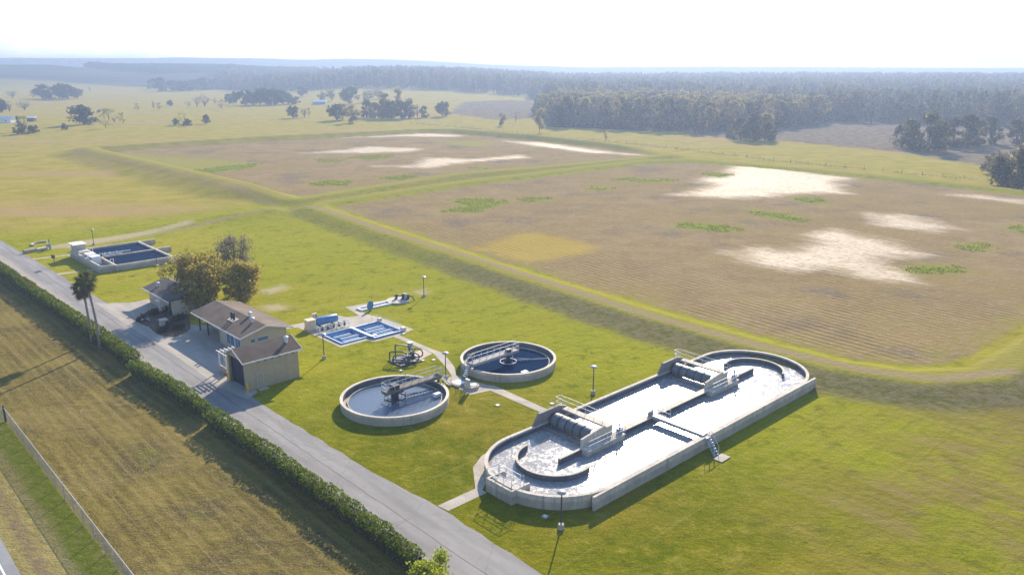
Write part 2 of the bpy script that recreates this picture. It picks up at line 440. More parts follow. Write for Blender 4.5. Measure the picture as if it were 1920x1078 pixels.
    # right hand lawn: drier, with mower passes
    dry = t.math('MULTIPLY', t.ss(pb, 6, -22), t.ss(pa, 12, 34))
    brown = t.mix(t.ss(stripe_b, .35, .65), (.145, .118, .02), (.20, .140, .072))
    lawn = t.mix(t.math('MULTIPLY', dry, t.ss(n_mid, .36, .60, .12, .85)), lawn, brown)
    col = lawn
    # open pasture
    past = t.mix(t.ss(n_mid, .3, .7), (.235, .205, .028), (.32, .255, .055))
    past = t.mix(t.ss(t.noise(t.vmul(c, (.004, .03, 1)), 1.0, 4, .6), .5, .66, 0, .75), past, (.31, .215, .10))
    col = t.mix(t.ss(pb, 175, 200), col, past)
    col = t.mix(t.ss(pa, 262, 275), col, past)
    # weedy unmown bank below the pond crest
    pond = t.attr('pond')
    weed = t.math('MULTIPLY', t.ss(pond, 5.2, 7.2), t.ss(t.math('ADD', pond, t.math('MULTIPLY_ADD', n_mid, 6.0, -3.0)), 14.5, 11.0))
    weedc = t.mix(t.ss(n_fine, .35, .65), (.115, .105, .028), (.185, .155, .085))
    weedc = t.mix(t.ss(n_grit, .5, .72, 0, .8), weedc, (.22, .17, .14))
    nearw = t.math('MULTIPLY', t.ss(pb, 120, 70), .85)
    col = t.mix(t.math('MULTIPLY', weed, t.math('MAXIMUM', nearw, .35)), col, weedc)
    # crest grass
    crest = t.math('MULTIPLY', t.ss(pond, .2, 1.4), t.ss(pond, 6.5, 5.0))
    col = t.mix(t.math('MULTIPLY', crest, .8), col, t.mix(n_fine, (.20, .185, .03), (.29, .25, .07)))
    dirt = t.attr('dirt'); dn = t.math('ADD', dirt, t.math('MULTIPLY_ADD', n_fine, 1.2, -.6))
    dtrack = t.math('MULTIPLY', t.ss(dn, 1.5, .6), t.ss(pb, 200, 150, .35, .8))
    col = t.mix(dtrack, col, t.mix(n_grit, (.20, .15, .08), (.32, .25, .16)))
    # pond beds
    pn = t.math('ADD', pond, t.math('MULTIPLY_ADD', n_mid, 3.0, -1.5))
    bedc = t.mix(t.ss(n_mid, .3, .7), (.214, .151, .068), (.280, .203, .094))
    bedc = t.mix(t.ss(n_big, .42, .62, 0, .75), bedc, (.235, .17, .06))
    bedc = t.mix(t.ss(t.noise(c, .045, 5, .6), .52, .68, 0, .7), bedc, (.135, .110, .090))
    bedc = t.mix(t.ss(n_fine, .48, .70, 0, .6), bedc, (.31, .245, .155)); bedc = t.mix(t.ss(n_grit, .50, .66, 0, .55), bedc, (.10, .075, .05)); bedc = t.mix(t.ss(n_grit, .46, .34, 0, .4), bedc, (.38, .31, .22)); bedc = t.mix(t.ss(t.noise(c, .16, 5, .7), .56, .70, 0, .6), bedc, (.235, .205, .07))
    rows = t.n('ShaderNodeTexWave', wave_type='BANDS', bands_direction='X', wave_profile='SIN')
    t.put(rows.inputs[0], t.combine(t.math('MULTIPLY_ADD', n_mid, 1.2, t.math('SUBTRACT', pa, t.math('MULTIPLY', pb, .075))), 0.0)); rows.inputs['Scale'].default_value = .205
    rowf = t.math('MULTIPLY', t.math('MULTIPLY', rows.outputs[1], t.ss(t.noise(c, .035, 3, .6), .36, .62, .0, 1.0)), t.ss(t.attr('pondb'), -2, -5))
    bedc = t.mix(t.ss(rowf, .45, .95, 0, .24), bedc, (.105, .08, .05))
    bedm = t.ss(pn, -1.0, -2.6)
    edgeg = t.mix(t.ss(n_fine, .4, .6), (.20, .19, .04), (.25, .19, .08))
    bedc = t.mix(t.math('MULTIPLY', t.ss(pond, -9, -2.5), t.ss(n_mid, .35, .6, .1, .8)), bedc, edgeg)
    ag = t.ss(t.math('ADD', t.attr('agrass'), t.math('MULTIPLY_ADD', n_mid, 30.0, -15.0)), 3, -5)
    bedc = t.mix(t.math('MULTIPLY', ag, .85), bedc, (.24, .225, .045))
    wob = t.math('MULTIPLY_ADD', n_mid, 14.0, -7.0); wob2 = t.math('MULTIPLY_ADD', t.noise(t.vmul(ab, (.6, .06, 1)), 1.0, 4, .6), 12.0, -6.0)
    wetd = t.math('ADD', t.math('ADD', t.attr('wet'), wob), wob2)
    wetm = t.math('MULTIPLY', t.ss(wetd, 5.0, -6.0), bedm)
    wetm = t.math('MULTIPLY', wetm, t.math('MULTIPLY', t.ss(n_grit, .34, .52, .6, 1.0), t.ss(n_fine, .28, .5, .65, 1.0)))
    wetm = t.math('MULTIPLY', wetm, t.ss(rowf, .9, .3, .85, 1.0))
    bedc = t.mix(wetm, bedc, t.mix(t.ss(n_fine, .3, .7), (.38, .30, .205), (.50, .41, .30)))
    gn = t.math('ADD', t.attr('green'), t.math('MULTIPLY_ADD', n_fine, 4.0, -2.0))
    gm = t.math('MULTIPLY', t.ss(gn, .4, -.6), t.ss(n_grit, .28, .4))
    bedc = t.mix(t.math('MULTIPLY', t.ss(gn, 5, 0), .5), bedc, (.22, .20, .05))
    bedc = t.mix(gm, bedc, t.mix(n_grit, (.13, .16, .018), (.23, .25, .04)))
    yn = t.math('ADD', t.attr('yellow'), t.math('MULTIPLY_ADD', t.noise(c, .22, 5, .7), 14.0, -7.0))
    bedc = t.mix(t.math('MULTIPLY', t.math('MULTIPLY', t.ss(yn, 3.0, -3.0), .8), t.ss(n_grit, .25, .5, .35, 1.0)), bedc, t.mix(t.ss(rowf, .3, .9), (.36, .265, .05), (.31, .225, .045)))
    col = t.mix(bedm, col, bedc)
    # bare sand spots
    bn = t.math('ADD', t.attr('bare'), t.math('MULTIPLY_ADD', n_fine, 3.0, -1.5))
    col = t.mix(t.math('MULTIPLY', t.ss(bn, 1.6, -1.4), .62), col, t.mix(n_grit, (.34, .26, .17), (.52, .44, .34)))
    # rough old field and woodland floor
    rn = t.math('ADD', t.attr('rough'), t.math('MULTIPLY_ADD', n_mid, 16.0, -8.0))
    roughc = t.mix(t.ss(t.noise(c, .25, 5, .7), .35, .65), (.105, .082, .060), (.215, .175, .115))
    col = t.mix(t.ss(rn, 4, -4), col, roughc)
    wn = t.math('ADD', t.attr('woods'), t.math('MULTIPLY_ADD', n_mid, 10.0, -5.0))
    col = t.mix(t.ss(wn, 3, -3), col, (.055, .05, .03))
    far = t.n('ShaderNodeSeparateXYZ'); t.put(far.inputs[0], c)
    farw = t.noise(t.vmul(c, (.0035, .0012, 1)), 1.0, 5, .65)
    farc = t.mix(t.ss(farw, .40, .56), (.035, .045, .03), (.12, .115, .055))
    col = t.mix(t.ss(far.outputs[1], 1350, 1750), col, farc)
    col = t.mix(t.ss(far.outputs[1], 2300, 2600, 0, .9), col, (.040, .05, .035))
    fwn = t.math('ADD', t.attr('farw'), t.math('MULTIPLY_ADD', n_big, 40.0, -20.0))
    col = t.mix(t.ss(fwn, 10, -30), col, t.mix(t.ss(t.noise(t.vmul(c, (.006, .002, 1)), 1.0, 5, .6), .42, .58), (.03, .038, .028), (.085, .085, .05)))
    # hay field between hedge and fence
    fld = t.mix(t.ss(stripe_b, .34, .66), (.092, .074, .016), (.160, .126, .032))
    fld = t.mix(t.ss(n_mid, .44, .66, 0, .7), fld, (.070, .055, .032)); fld = t.mix(t.ss(t.noise(c, .075, 4, .6), .46, .60, 0, .7), fld, (.20, .155, .045))
    fld = t.mix(t.ss(n_fine, .48, .72, 0, .65), fld, (.215, .165, .058))
    fld = t.mix(t.ss(n_grit, .52, .72, 0, .6), fld, (.045, .042, .024))
    fld = t.mix(t.ss(stripe_f, .60, .74, 0, .45), fld, (.22, .16, .08))
    fld = t.mix(t.ss(t.math('ADD', n_mid, t.math('MULTIPLY', stripe_b, .6)), .92, 1.02, 0, .6), fld, (.12, .125, .02))
    for ta, wd in ((-15.0, .07), (-18.3, .08), (-18.8, .07), (-21.6, .09)):
        d = t.math('ABSOLUTE', t.math('SUBTRACT', t.math('MULTIPLY_ADD', n_mid, .16, pa), ta + .08))
        fld = t.mix(t.ss(d, wd*1.5, wd*.4, 0, t.ss(stripe_f, .35, .6, .1, .5)), fld, (.24, .175, .09))
    fld = t.mix(t.ss(n_grit, .50, .64, 0, .6), fld, (.27, .215, .11)); fld = t.mix(t.ss(t.noise(c, 1.7, 4, .7), .56, .70, 0, .6), fld, (.15, .155, .022))
    lin = t.n('ShaderNodeTexWave', wave_type='BANDS', bands_direction='X'); t.put(lin.inputs[0], t.combine(t.math('MULTIPLY_ADD', n_mid, 1.1, pa), 0.0)); lin.inputs['Scale'].default_value = .27
    fld = t.mix(t.math('MULTIPLY', t.ss(lin.outputs[1], .62, .98, 0, .30), t.ss(t.noise(c, .09, 4, .65), .38, .62, .1, 1.0)), fld, (.25, .20, .075)); fld = t.mix(t.math('MULTIPLY', t.ss(lin.outputs[1], .35, .05, 0, .24), t.ss(t.noise(c, .13, 4, .65), .40, .60, .1, 1.0)), fld, (.07, .055, .026))
    fm = t.ss(t.math('MULTIPLY_ADD', n_fine, .8, pa), -6.6, -7.0)
    col = t.mix(fm, col, fld)
    # roadside verge and ditch beyond the fence
    ver = t.mix(t.ss(n_mid, .35, .65), (.20, .165, .055), (.25, .21, .085))
    ver = t.mix(t.ss(n_fine, .45, .7, 0, .6), ver, (.28, .225, .12)); ver = t.mix(t.ss(n_grit, .50, .66, 0, .6), ver, (.10, .085, .02))
    ditch = t.math('MULTIPLY', t.ss(t.math('MULTIPLY_ADD', n_mid, 1.5, pa), -27.0, -26.1), t.ss(n_fine, .3, .55, .35, 1.0))
    ver = t.mix(ditch, ver, (.125, .145, .018))
    dl = t.math('ABSOLUTE', t.math('ADD', t.math('MULTIPLY_ADD', n_mid, 1.6, pa), 28.8))
    ver = t.mix(t.math('MULTIPLY', t.ss(dl, .9, .1, 0, .75), t.ss(n_fine, .3, .6)), ver, (.15, .11, .075))
    col = t.mix(t.ss(t.math('MULTIPLY_ADD', n_fine, .5, pa), -24.7, -25.0), col, ver)
    rough = t.mix(wetm, (.95,)*3, (.70,)*3)
    bmp = t.math('ADD', t.math('MULTIPLY', n_grit, .35), t.math('ADD', n_fine, t.math('MULTIPLY', rowf, .5)))
    nrm = t.bump(bmp, .75, .30)
    me.materials.append(t.done(t.bsdf(col, rough, 0, t.math('MULTIPLY', wetm, .06), nrm)))
    return o
build_ground()

# ------------------------------------------------------------------ roads, paths, pads
def make_road_m(name, c0, c1, seam=False):
    t = NT(name); c = t.coord()
    n1 = t.noise(t.vmul(c, (.5, .09, 1)), 1.0, 5, .6); n2 = t.noise(c, .7, 5, .7); n3 = t.noise(c, 9, 2)
    col = t.mix(t.ss(n1, .32, .68), c0, c1)
    col = t.mix(t.ss(n2, .52, .75, 0, .45), col, tuple(x*.72 for x in c0))
    col = t.mix(t.ss(n2, .30, .40, .35, 0), col, tuple(min(1, x*1.25) for x in c1))
    col = t.mix(t.ss(n3, .5, .8, 0, .35), col, tuple(x*.6 for x in c0))
    vo = t.n('ShaderNodeTexVoronoi', feature='DISTANCE_TO_EDGE'); t.put(vo.inputs['Vector'], c); vo.inputs['Scale'].default_value = .11
    crk = t.math('ADD', vo.outputs['Distance'], t.math('MULTIPLY_ADD', n2, .05, -.025))
    col = t.mix(t.ss(crk, .007, .002, 0, .25), col, tuple(x*.45 for x in c0))
    sp = t.n('ShaderNodeSeparateXYZ'); t.put(sp.inputs[0], c)
    if seam:
        d = t.math('ABSOLUTE', t.math('ADD', t.math('MULTIPLY_ADD', t.noise(c, .4, 3), .35, sp.outputs[0]), 3.15))
        col = t.mix(t.ss(d, .09, .03, 0, .7), col, tuple(x*.42 for x in c0))
        for tx in (-2.0, -4.5):
            d2 = t.math('ABSOLUTE', t.math('ADD', t.math('MULTIPLY_ADD', t.noise(c, .12, 2), 1.2, sp.outputs[0]), -tx - .6)); col = t.mix(t.ss(d2, .55, .1, 0, .22), col, tuple(x*.62 for x in c0))
        wt = t.math('MULTIPLY', t.ss(t.math('MULTIPLY_ADD', n2, 1.4, sp.outputs[0]), -4.6, -5.4), .55)
        col = t.mix(wt, col, (.36, .30, .24))
    return t.done(t.bsdf(col, .85, 0, .25, t.bump(n3, .3, .01)))
road_m = make_road_m('grey_asphalt', (.18, .172, .168), (.25, .24, .235), True)
apron_m = make_road_m('apron_concrete', (.27, .24, .21), (.36, .325, .275))
pubroad_m = make_road_m('public_asphalt', (.20, .20, .21), (.25, .25, .26))
rR = [(0, -60), (0, 0), (.3, 14), (-.6, 24), (-.9, 46), (-.5, 75), (-.8, 106), (-1.4, 140), (-2.2, 181), (-4, 230), (-7, 300), (-18, 520)]
rL = [(-6.6, -60), (-6.6, 0), (-6.3, 10), (-6.1, 25), (-6.3, 50), (-7.0, 85), (-7.6, 110), (-8.4, 150), (-9.4, 185), (-11, 230), (-14, 300), (-25, 520)]
def strip(name, L, Rr, z, m):
    o = MB()
    for k in range(len(L) - 1):
        o.add([(*L[k], z), (*Rr[k], z), (*Rr[k+1], z), (*L[k+1], z)], [(0, 1, 2, 3)])
    ob = o.build(name, m, None, False, (OX, OY, 0), TH); ob['kind'] = 'structure'; return ob
def resample(P, bs):
    return [(np.interp(b, [p[1] for p in P], [p[0] for p in P]) + .10*math.sin(b*1.7) + random.uniform(-.07, .07), b) for b in bs]
bs = list(np.arange(-60, 300, 2.0)) + list(np.arange(300, 520, 10.0))
strip('road', resample(rL, bs), resample(rR, bs), .03, road_m)
strip('public_road', [(-42, -60), (-42, 120)], [(-31.1, -60), (-31.1, 120)], .03, pubroad_m)
strip('road_edge_line', [(-32.15, -60), (-32.15, 120)], [(-32.0, -60), (-32.0, 120)], .036, white_paint)
sheet('forecourt', [[(-1.6, 50.3), (.3, 51.4), (.6, 52.2), (-.4, 58.4), (.2, 60), (1.2, 62.4), (4.2, 64.0), (7.2, 64.6), (7.2, 82), (5.2, 84.5), (5.2, 97), (5.4, 104.6), (2.7, 104.2), (-.6, 106.6), (-2.2, 108.5), (-2.4, 96), (-2.2, 70), (-2.5, 56)]], .036, apron_m)
def mulch():
    t = NT('mulch'); c = t.coord(); n = t.noise(c, 1.1, 5, .7); g = t.noise(c, 7, 3)
    col = t.mix(t.ss(n, .35, .65), (.060, .042, .030), (.15, .11, .075)); col = t.mix(t.ss(g, .5, .7, 0, .7), col, (.21, .17, .12))
    return t.done(t.bsdf(col, .95, 0, .1, t.bump(g, .8, .08)))
mulch_m = mulch()
sheet('planting_bed', [[(-.5, 93.2), (.6, 95.0), (2.4, 96.6), (5.2, 97.5), (6.6, 97), (7.0, 90), (5.2, 85), (4.4, 83), (3.4, 81.6), (2.1, 80.7), (.8, 80.5), (-.1, 81.5), (-.5, 83.5), (-.4, 86), (-.2, 88), (-.6, 90.4)]], .05, mulch_m)
sheet('soil_patch', [[(.9, 58.6), (3.2, 58.6), (3.2, 62.6), (1.3, 62.6), (-.1, 60.6), (-.3, 59.2)]], .045, mulch_m)
sheet('path', [[(17.0, 65.45), (17.0, 71.8), (11.9, 73.2), (11.9, 74.6), (15.2, 73.8), (17.2, 73.6), (19.4, 73.2), (25.3, 72.6), (25.7, 71.0), (27.6, 70.4), (28.5, 76.2), (37.0, 74.9), (37.0, 73.6), (29.8, 74.6), (28.9, 70.6), (29.6, 66.6), (29.7, 65.05), (22.74, 65.05), (22.74, 65.45)],
               [(17.0, 58.9), (17.95, 58.9), (17.95, 65.45), (17.0, 65.45)], [(17.95, 58.9), (21.7, 58.9), (22.2, 57.6), (22.74, 57.6), (22.74, 60.05), (17.95, 60.05)],
               [(22.74, 57.6), (26.6, 57.6), (30.0, 58.4), (29.95, 58.65), (22.74, 58.65)], [(27.85, 58.65), (29.95, 58.65), (29.7, 65.05), (27.85, 65.05)],
               [(26.6, 57.6), (26.5, 50.0), (26.6, 46.6), (24.4, 41.4), (22.5, 38.7), (23.3, 33.3), (23.9, 32.6), (23.6, 22.6), (22.9, 18.9), (21.6, 18.9), (22.4, 22.7), (22.4, 31.6), (19.6, 32.4), (20.3, 38.5), (21.9, 38.9), (23.4, 42), (25.5, 47.6), (25.5, 57.6)]], .02, concrete_path_m)
sheet('pump_pad', [[(18.9, 46.3), (20.4, 46.1), (25.3, 47.5), (25.4, 49.9), (19.6, 49.9), (18.9, 49.2)]], .032, pad_m)
sheet('ditch_walk', [[(.3, 14.3), (.5, 12.9), (5.3, 12.9), (5.3, 13.6), (6.9, 14.6), (8.4, 16.9), (10.4, 18.2), (12.9, 18.8), (12.9, 19.6), (9.9, 19.0), (7.6, 17.7), (5.7, 15.2), (5.0, 14.3)]], .02, concrete_path_m)
sheet('contact_tank_walk', [[(-1.4, 134.6), (-1.4, 135.8), (5.4, 134.6), (8.0, 133.2), (8.0, 131.8), (5.2, 133.4)], [(-1.8, 152.3), (-1.8, 153.4), (5.6, 152.6), (5.6, 151.7)]], .02, concrete_path_m)

# ------------------------------------------------------------------ water
def make_water(name, col, rough, waves, foam=0.0, spec=.5, strength=.35):
    t = NT(name); c = t.coord()
    n1 = t.noise(c, waves, 4, .6, .4); n2 = t.noise(c, waves*4.5, 3, .6)
    h = t.math('ADD', n1, t.math('MULTIPLY', n2, .4))
    cc, rr = col, rough
    if foam:
        f = t.noise(c, .8, 8, .74, 1.6); f2 = t.noise(c, 4.5, 5, .75, .8)
        fm = t.math('MULTIPLY', t.ss(f, .46, .66), t.ss(f2, .36, .6, .1, 1.0))
        fm = t.math('MULTIPLY', fm, foam)
        cc = t.mix(fm, col, t.mix(t.ss(f2, .4, .6), (.42, .34, .25), (.55, .52, .49)))
        rr = t.mix(fm, (rough,)*3, (.75,)*3)
    return t.done(t.bsdf(cc, rr, 0, spec, t.bump(h, strength, .08), **{'IOR': 1.33}))
w_ditch = make_water('aerated_water', (.25, .245, .245), .125, 1.3, .9, .5, .30)
w_front = make_water('rippled_water', (.095, .125, .17), .14, 1.8, 0, .4, .42)
w_back = make_water('still_dark_water', (.008, .024, .065), .3, 2.0, 0, .0, .1)
w_dark = make_water('black_water', (.010, .026, .062), .4, 1.2, 0, .0, .08)
w_blue = make_water('filter_water', (.19, .25, .32), .2, 1.5, .5, .4, .1)
def stadium(a0, a1, bc, r, n=28):
    pts = [(a1 + r*math.cos(R(q)), bc + r*math.sin(R(q))) for q in np.linspace(-90, 90, n)]
    pts += [(a0 + r*math.cos(R(q)), bc + r*math.sin(R(q))) for q in np.linspace(90, 270, n)]
    return pts
DA0, DA1, DBC, DRI, DRO, DZ, DW = 13.2, 50.4, 11.15, 7.0, 7.28, 1.4, .72
sheet('water', [stadium(DA0, DA1, DBC, DRI + .1)], DW, w_ditch)

# ------------------------------------------------------------------ oxidation ditch
def ditch():
    a0, b0 = 32.0, DBC
    t = plant('oxidation_ditch', a0, b0, 'long oval concrete oxidation ditch full of bright churning water', 'treatment tank')
    A0, A1 = DA0 - a0, DA1 - a0
    mb = MB()
    o = stadium(A0, A1, 0, DRO); i = stadium(A0, A1, 0, DRI); n = len(o)
    o2 = stadium(A0, A1, 0, DRO + .05); i2 = stadium(A0, A1, 0, DRI - .05)
    loops = [[(x, y, 0) for x, y in o], [(x, y, DZ - .2) for x, y in o], [(x, y, DZ - .2) for x, y in o2], [(x, y, DZ) for x, y in o2],
             [(x, y, DZ) for x, y in i2], [(x, y, DZ - .2) for x, y in i2], [(x, y, DZ - .2) for x, y in i], [(x, y, 0) for x, y in i]]
    vs = [p for l in loops for p in l]
    fs = [(k*n + q, k*n + (q+1) % n, (k+1)*n + (q+1) % n, (k+1)*n + q) for k in range(7) for q in range(n)]
    mb.add(vs, fs)
    mb.build('outer_wall', concrete_wall, t)
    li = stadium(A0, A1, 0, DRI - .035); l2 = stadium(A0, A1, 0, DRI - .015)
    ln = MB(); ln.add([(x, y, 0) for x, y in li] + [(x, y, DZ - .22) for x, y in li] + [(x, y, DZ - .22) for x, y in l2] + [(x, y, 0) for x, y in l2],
                      [(k*n + q, k*n + (q+1) % n, (k+1)*n + (q+1) % n, (k+1)*n + q) for k in range(3) for q in range(n)]); ln.build('shaded_lining', shaded_wet_wall, t)  # dark strip carrying the inner wall's shade and damp in its colour
    # long thick side wall running past both bends
    w = MB(); w.box(10.4 - a0, 53.5 - a0, -DRO - .32, -DRO - .055, 0, DZ + .03)
    w.build('side_wall', concrete_wall, t)
    d = MB(); d.box(13.6 - a0, 51.0 - a0, -.13, .13, 0, DZ - .1); d.build('divider_wall', shaded_wet_wall, t)
    d = MB(); d.box(13.6 - a0, 51.0 - a0, -.15, .15, DZ - .098, DZ - .03); d.build('divider_cap', concrete_wall, t)
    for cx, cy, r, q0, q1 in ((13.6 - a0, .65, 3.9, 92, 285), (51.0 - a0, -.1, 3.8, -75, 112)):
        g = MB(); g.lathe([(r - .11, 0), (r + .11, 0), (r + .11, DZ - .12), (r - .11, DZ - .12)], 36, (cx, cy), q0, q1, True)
        gw = g.build('guide_wall', shaded_wet_wall, t)
        g = MB(); g.lathe([(r - .13, DZ - .118), (r + .13, DZ - .118), (r + .13, DZ - .05), (r - .13, DZ - .05)], 36, (cx, cy), q0, q1, True); g.build('wall_cap', concrete_wall, gw)
    # outlet box on the near bend
    bx = MB(); x0, x1, y0, y1 = 5.45 - a0, 7.9 - a0, 9.55 - DBC, 13.2 - DBC
    bx.box(x0, x0 + .22, y0, y1, 0, DZ + .04); bx.box(x0 + .22, x1, y0, y0 + .22, 0, DZ + .04); bx.box(x0 + .22, x1, y1 - .22, y1, 0, DZ + .04)
    ob = bx.build('outlet_box', concrete_wall, t)
    gr = MB()
    for k in range(12): gr.box(x0 + .24 + k*.1, x0 + .29 + k*.1, y0 + .22, y1 - .22, DZ - .14, DZ - .08)
    gr.build('grating', steel, ob)
    rl = MB(); z = DZ + .04
    rail(rl, [(x0 + 1.7, y0 + .1, z), (x0 + .1, y0 + .1, z), (x0 + .1, y1 - .1, z), (x0 + 1.6, y1 - .1, z)], 1.07, 1.2)
    rail(rl, [(x0 + 1.5, y0 + .3, z), (x0 + 1.5, y1 - .3, z)], 1.07, 1.1)
    rl.build('railing', rail_m, ob)
    # kerb-mounted walkway and rails on the divider
    wk = MB()
    for x, y0 in ((23.4, 29.2), (30.6, 40.2)):
        wk.box(x - a0, y0 - a0, -.42, .42, DZ - .1, DZ - .02)
    wk.build('divider_walkway', concrete, t)
    return t
ditch()

def rotor(a, label):
    t = plant('rotor_aerator', a, DBC, label, 'aerator', 'covered rotor aerators on the oxidation ditch')
    # local x=0 at a=20 ; y=0 at divider
    mb = MB(); mb.slab_y([(-3.1, DZ), (-2.2, 2.7), (.9, 2.75), (2.3, 2.35), (2.6, DZ), (2.6, .2), (-3.1, .2)], 7.0, 7.32)
    mb.build('end_wall', mat('shaded_stained_wall', (.20, .185, .175), .8, .2, .7, streak=.5), t)  # darker tone holds the wall's shade as well as its stains
    mb = MB(); mb.slab_y([(-2.75, 1.25), (-2.75, 2.2), (.9, 2.62), (1.2, 2.35), (2.2, 2.35), (2.2, .3), (-2.75, .3)], .14, .38)
    mb.build('end_wall', concrete, t)
    mb = MB(); mb.box(-1.75, -1.5, .38, 7.0, .2, .98); mb.build('baffle_wall', mat('shaded_stained_wall', (.20, .185, .175)), t)
    # ribbed half-round cover
    cv = MB(); n = 14
    prof = [(-.1 + 0.90*math.cos(R(q)), 1.42 + 0.90*math.sin(R(q))) for q in np.linspace(60, 200, n)]
    y0, y1, k = .9, 6.6, 5
    for i in range(k):
        ya, yb = y0 + (y1 - y0)*i/k + .04, y0 + (y1 - y0)*(i + 1)/k - .04
        inn = [(x*.96 - .004, 1.42 + (z - 1.42)*.96) for x, z in prof]
        cv.slab_y(prof + inn[::-1], ya, yb)
    c = cv.build('rotor_cover', mat('weathered_blue_fibreglass', (.115, .125, .135), .5, .35, .8, spec=.4, streak=.4), t, True)
    rb = MB()
    for i in range(k + 1):
        y = y0 + (y1 - y0)*i/k
        p2 = [(-.1 + 0.95*math.cos(R(q)), 1.42 + 0.95*math.sin(R(q))) for q in np.linspace(58, 202, n)]
        p3 = [(-.1 + 0.91*math.cos(R(q)), 1.42 + 0.91*math.sin(R(q))) for q in np.linspace(202, 58, n)]
        rb.slab_y(p2 + p3, y - .05, y + .05)
    rb.build('cover_rib', dark_steel, c)
    sh = MB(); sh.tube([(-.1, .4, 1.35), (-.1, 7.0, 1.35)], .16, 10)
    for i in range(22):
        y = .8 + i*.27
        for q in (0, 60, 120): sh.tube([(-.1 - .6*math.cos(R(q + i*13)), y, 1.35 - .6*math.sin(R(q + i*13))), (-.1 + .6*math.cos(R(q + i*13)), y, 1.35 + .6*math.sin(R(q + i*13)))], .035, 4)
    sh.build('rotor_shaft', dark_steel, t)
    # service bridge behind the rotor
    dk = MB(); dk.box(1.3, 2.2, .38, 7.0, 2.12, 2.32); dk.box(1.3, 2.2, 7.32, 8.0, 2.12, 2.32); dk.build('service_bridge', concrete, t)
    rl = MB()
    rail(rl, [(2.14, .2, 2.32), (2.14, 7.9, 2.32)], 1.07, 1.2); rail(rl, [(1.36, 6.9, 2.32), (1.36, 7.95, 2.32), (2.14, 7.95, 2.32)], 1.07, 1.0)
    rl.build('railing', rail_m, t)
    pf = MB(); pf.box(-3.1, 3.0, -1.1, -.14, 1.28, 1.42); pf.box(-3.1, 3.0, -.95, -.14, .2, 1.27)
    pf.build('drive_platform', concrete_wall, t)
    r2 = MB(); rail(r2, [(-3.05, -.2, 1.42), (-3.05, -1.05, 1.42), (2.9, -1.05, 1.42), (2.9, -.3, 1.42)], 1.07, 1.4)
    r2.build('railing', rail_m, t)
    dv = MB(); dv.box(2.35, 2.95, -.7, -.25, 1.42, 1.95); dv.tube([(2.65, -.5, 1.9), (2.65, -.5, 2.7)], .09, 8); dv.tube([(2.3, .05, 1.42), (2.3, .05, 3.3)], .035, 5); dv.tube([(2.9, .25, 1.42), (2.9, .25, 3.0)], .03, 5)
    dv.build('drive_motor', stair_m, t)
    return t
rotor(20.0, 'covered rotor aerator at the near end of the ditch beside the outlet box')
rotor(42.9, 'covered rotor aerator at the far end of the ditch by the grassy bank')

def footbridge():
    t = plant('footbridge', 29.0, DBC - 3.7, 'narrow footbridge crossing the bright near channel to the divider wall', 'footbridge')
    mb = MB(); mb.box(-.42, .42, -3.52, 3.5, DZ + .04, DZ + .16); mb.build('deck', steel, t)
    bm = MB(); bm.box(-.42, -.36, -3.5, 3.5, DZ - .22, DZ + .038); bm.box(.36, .42, -3.5, 3.5, DZ - .22, DZ + .038); bm.build('beam', steel, t)
    r = MB(); rail(r, [(-.4, 1.4, DZ + .16), (-.4, 3.5, DZ + .16)], 1.07, 1.1); rail(r, [(.4, 1.4, DZ + .16), (.4, 3.5, DZ + .16)], 1.07, 1.1); r.build('railing', rail_m, t)
    g = MB(); g.box(-.5, .5, 3.75, 3.9, DZ - .1, DZ + .5); g.cyl(0, 3.6, DZ, DZ + 1.0, .06, 8); g.build('sluice_gate', steel, t)
    s = plant('metal_staircase', 28.3, DBC - DRO - .32, 'steep blue-grey metal staircase against the outer wall of the oxidation ditch', 'staircase')
    st = MB()
    for sx in (-.38, .38): st.tube([(sx - .2, -1.75, .05), (sx + .45, -.05, DZ + .1)], .06, 5)
    for k in range(7):
        f = (k + .5)/7; x = -.2 + .65*f; st.box(x - .38, x + .38, -1.75 + 1.7*f - .12, -1.75 + 1.7*f + .12, .05 + 1.5*f, .09 + 1.5*f)
    st.build('flight', stair_m, s)
    r = MB()
    for sx in (-.4, .4):
        r.tube([(sx - .2, -1.7, 1.0), (sx + .45, 0, DZ + 1.1)], .03, 5)
        for f in (0, .5, 1): r.tube([(sx - .2 + .65*f, -1.7 + 1.7*f, .05 + 1.45*f), (sx - .2 + .65*f, -1.7 + 1.7*f, 1.0 + 1.6*f)], .03, 5)
    r.build('railing', rail_m, s)
    p = MB(); p.box(-1.0, .7, -2.9, -1.8, 0, .1); p.build('foot_slab', concrete, s)
footbridge()

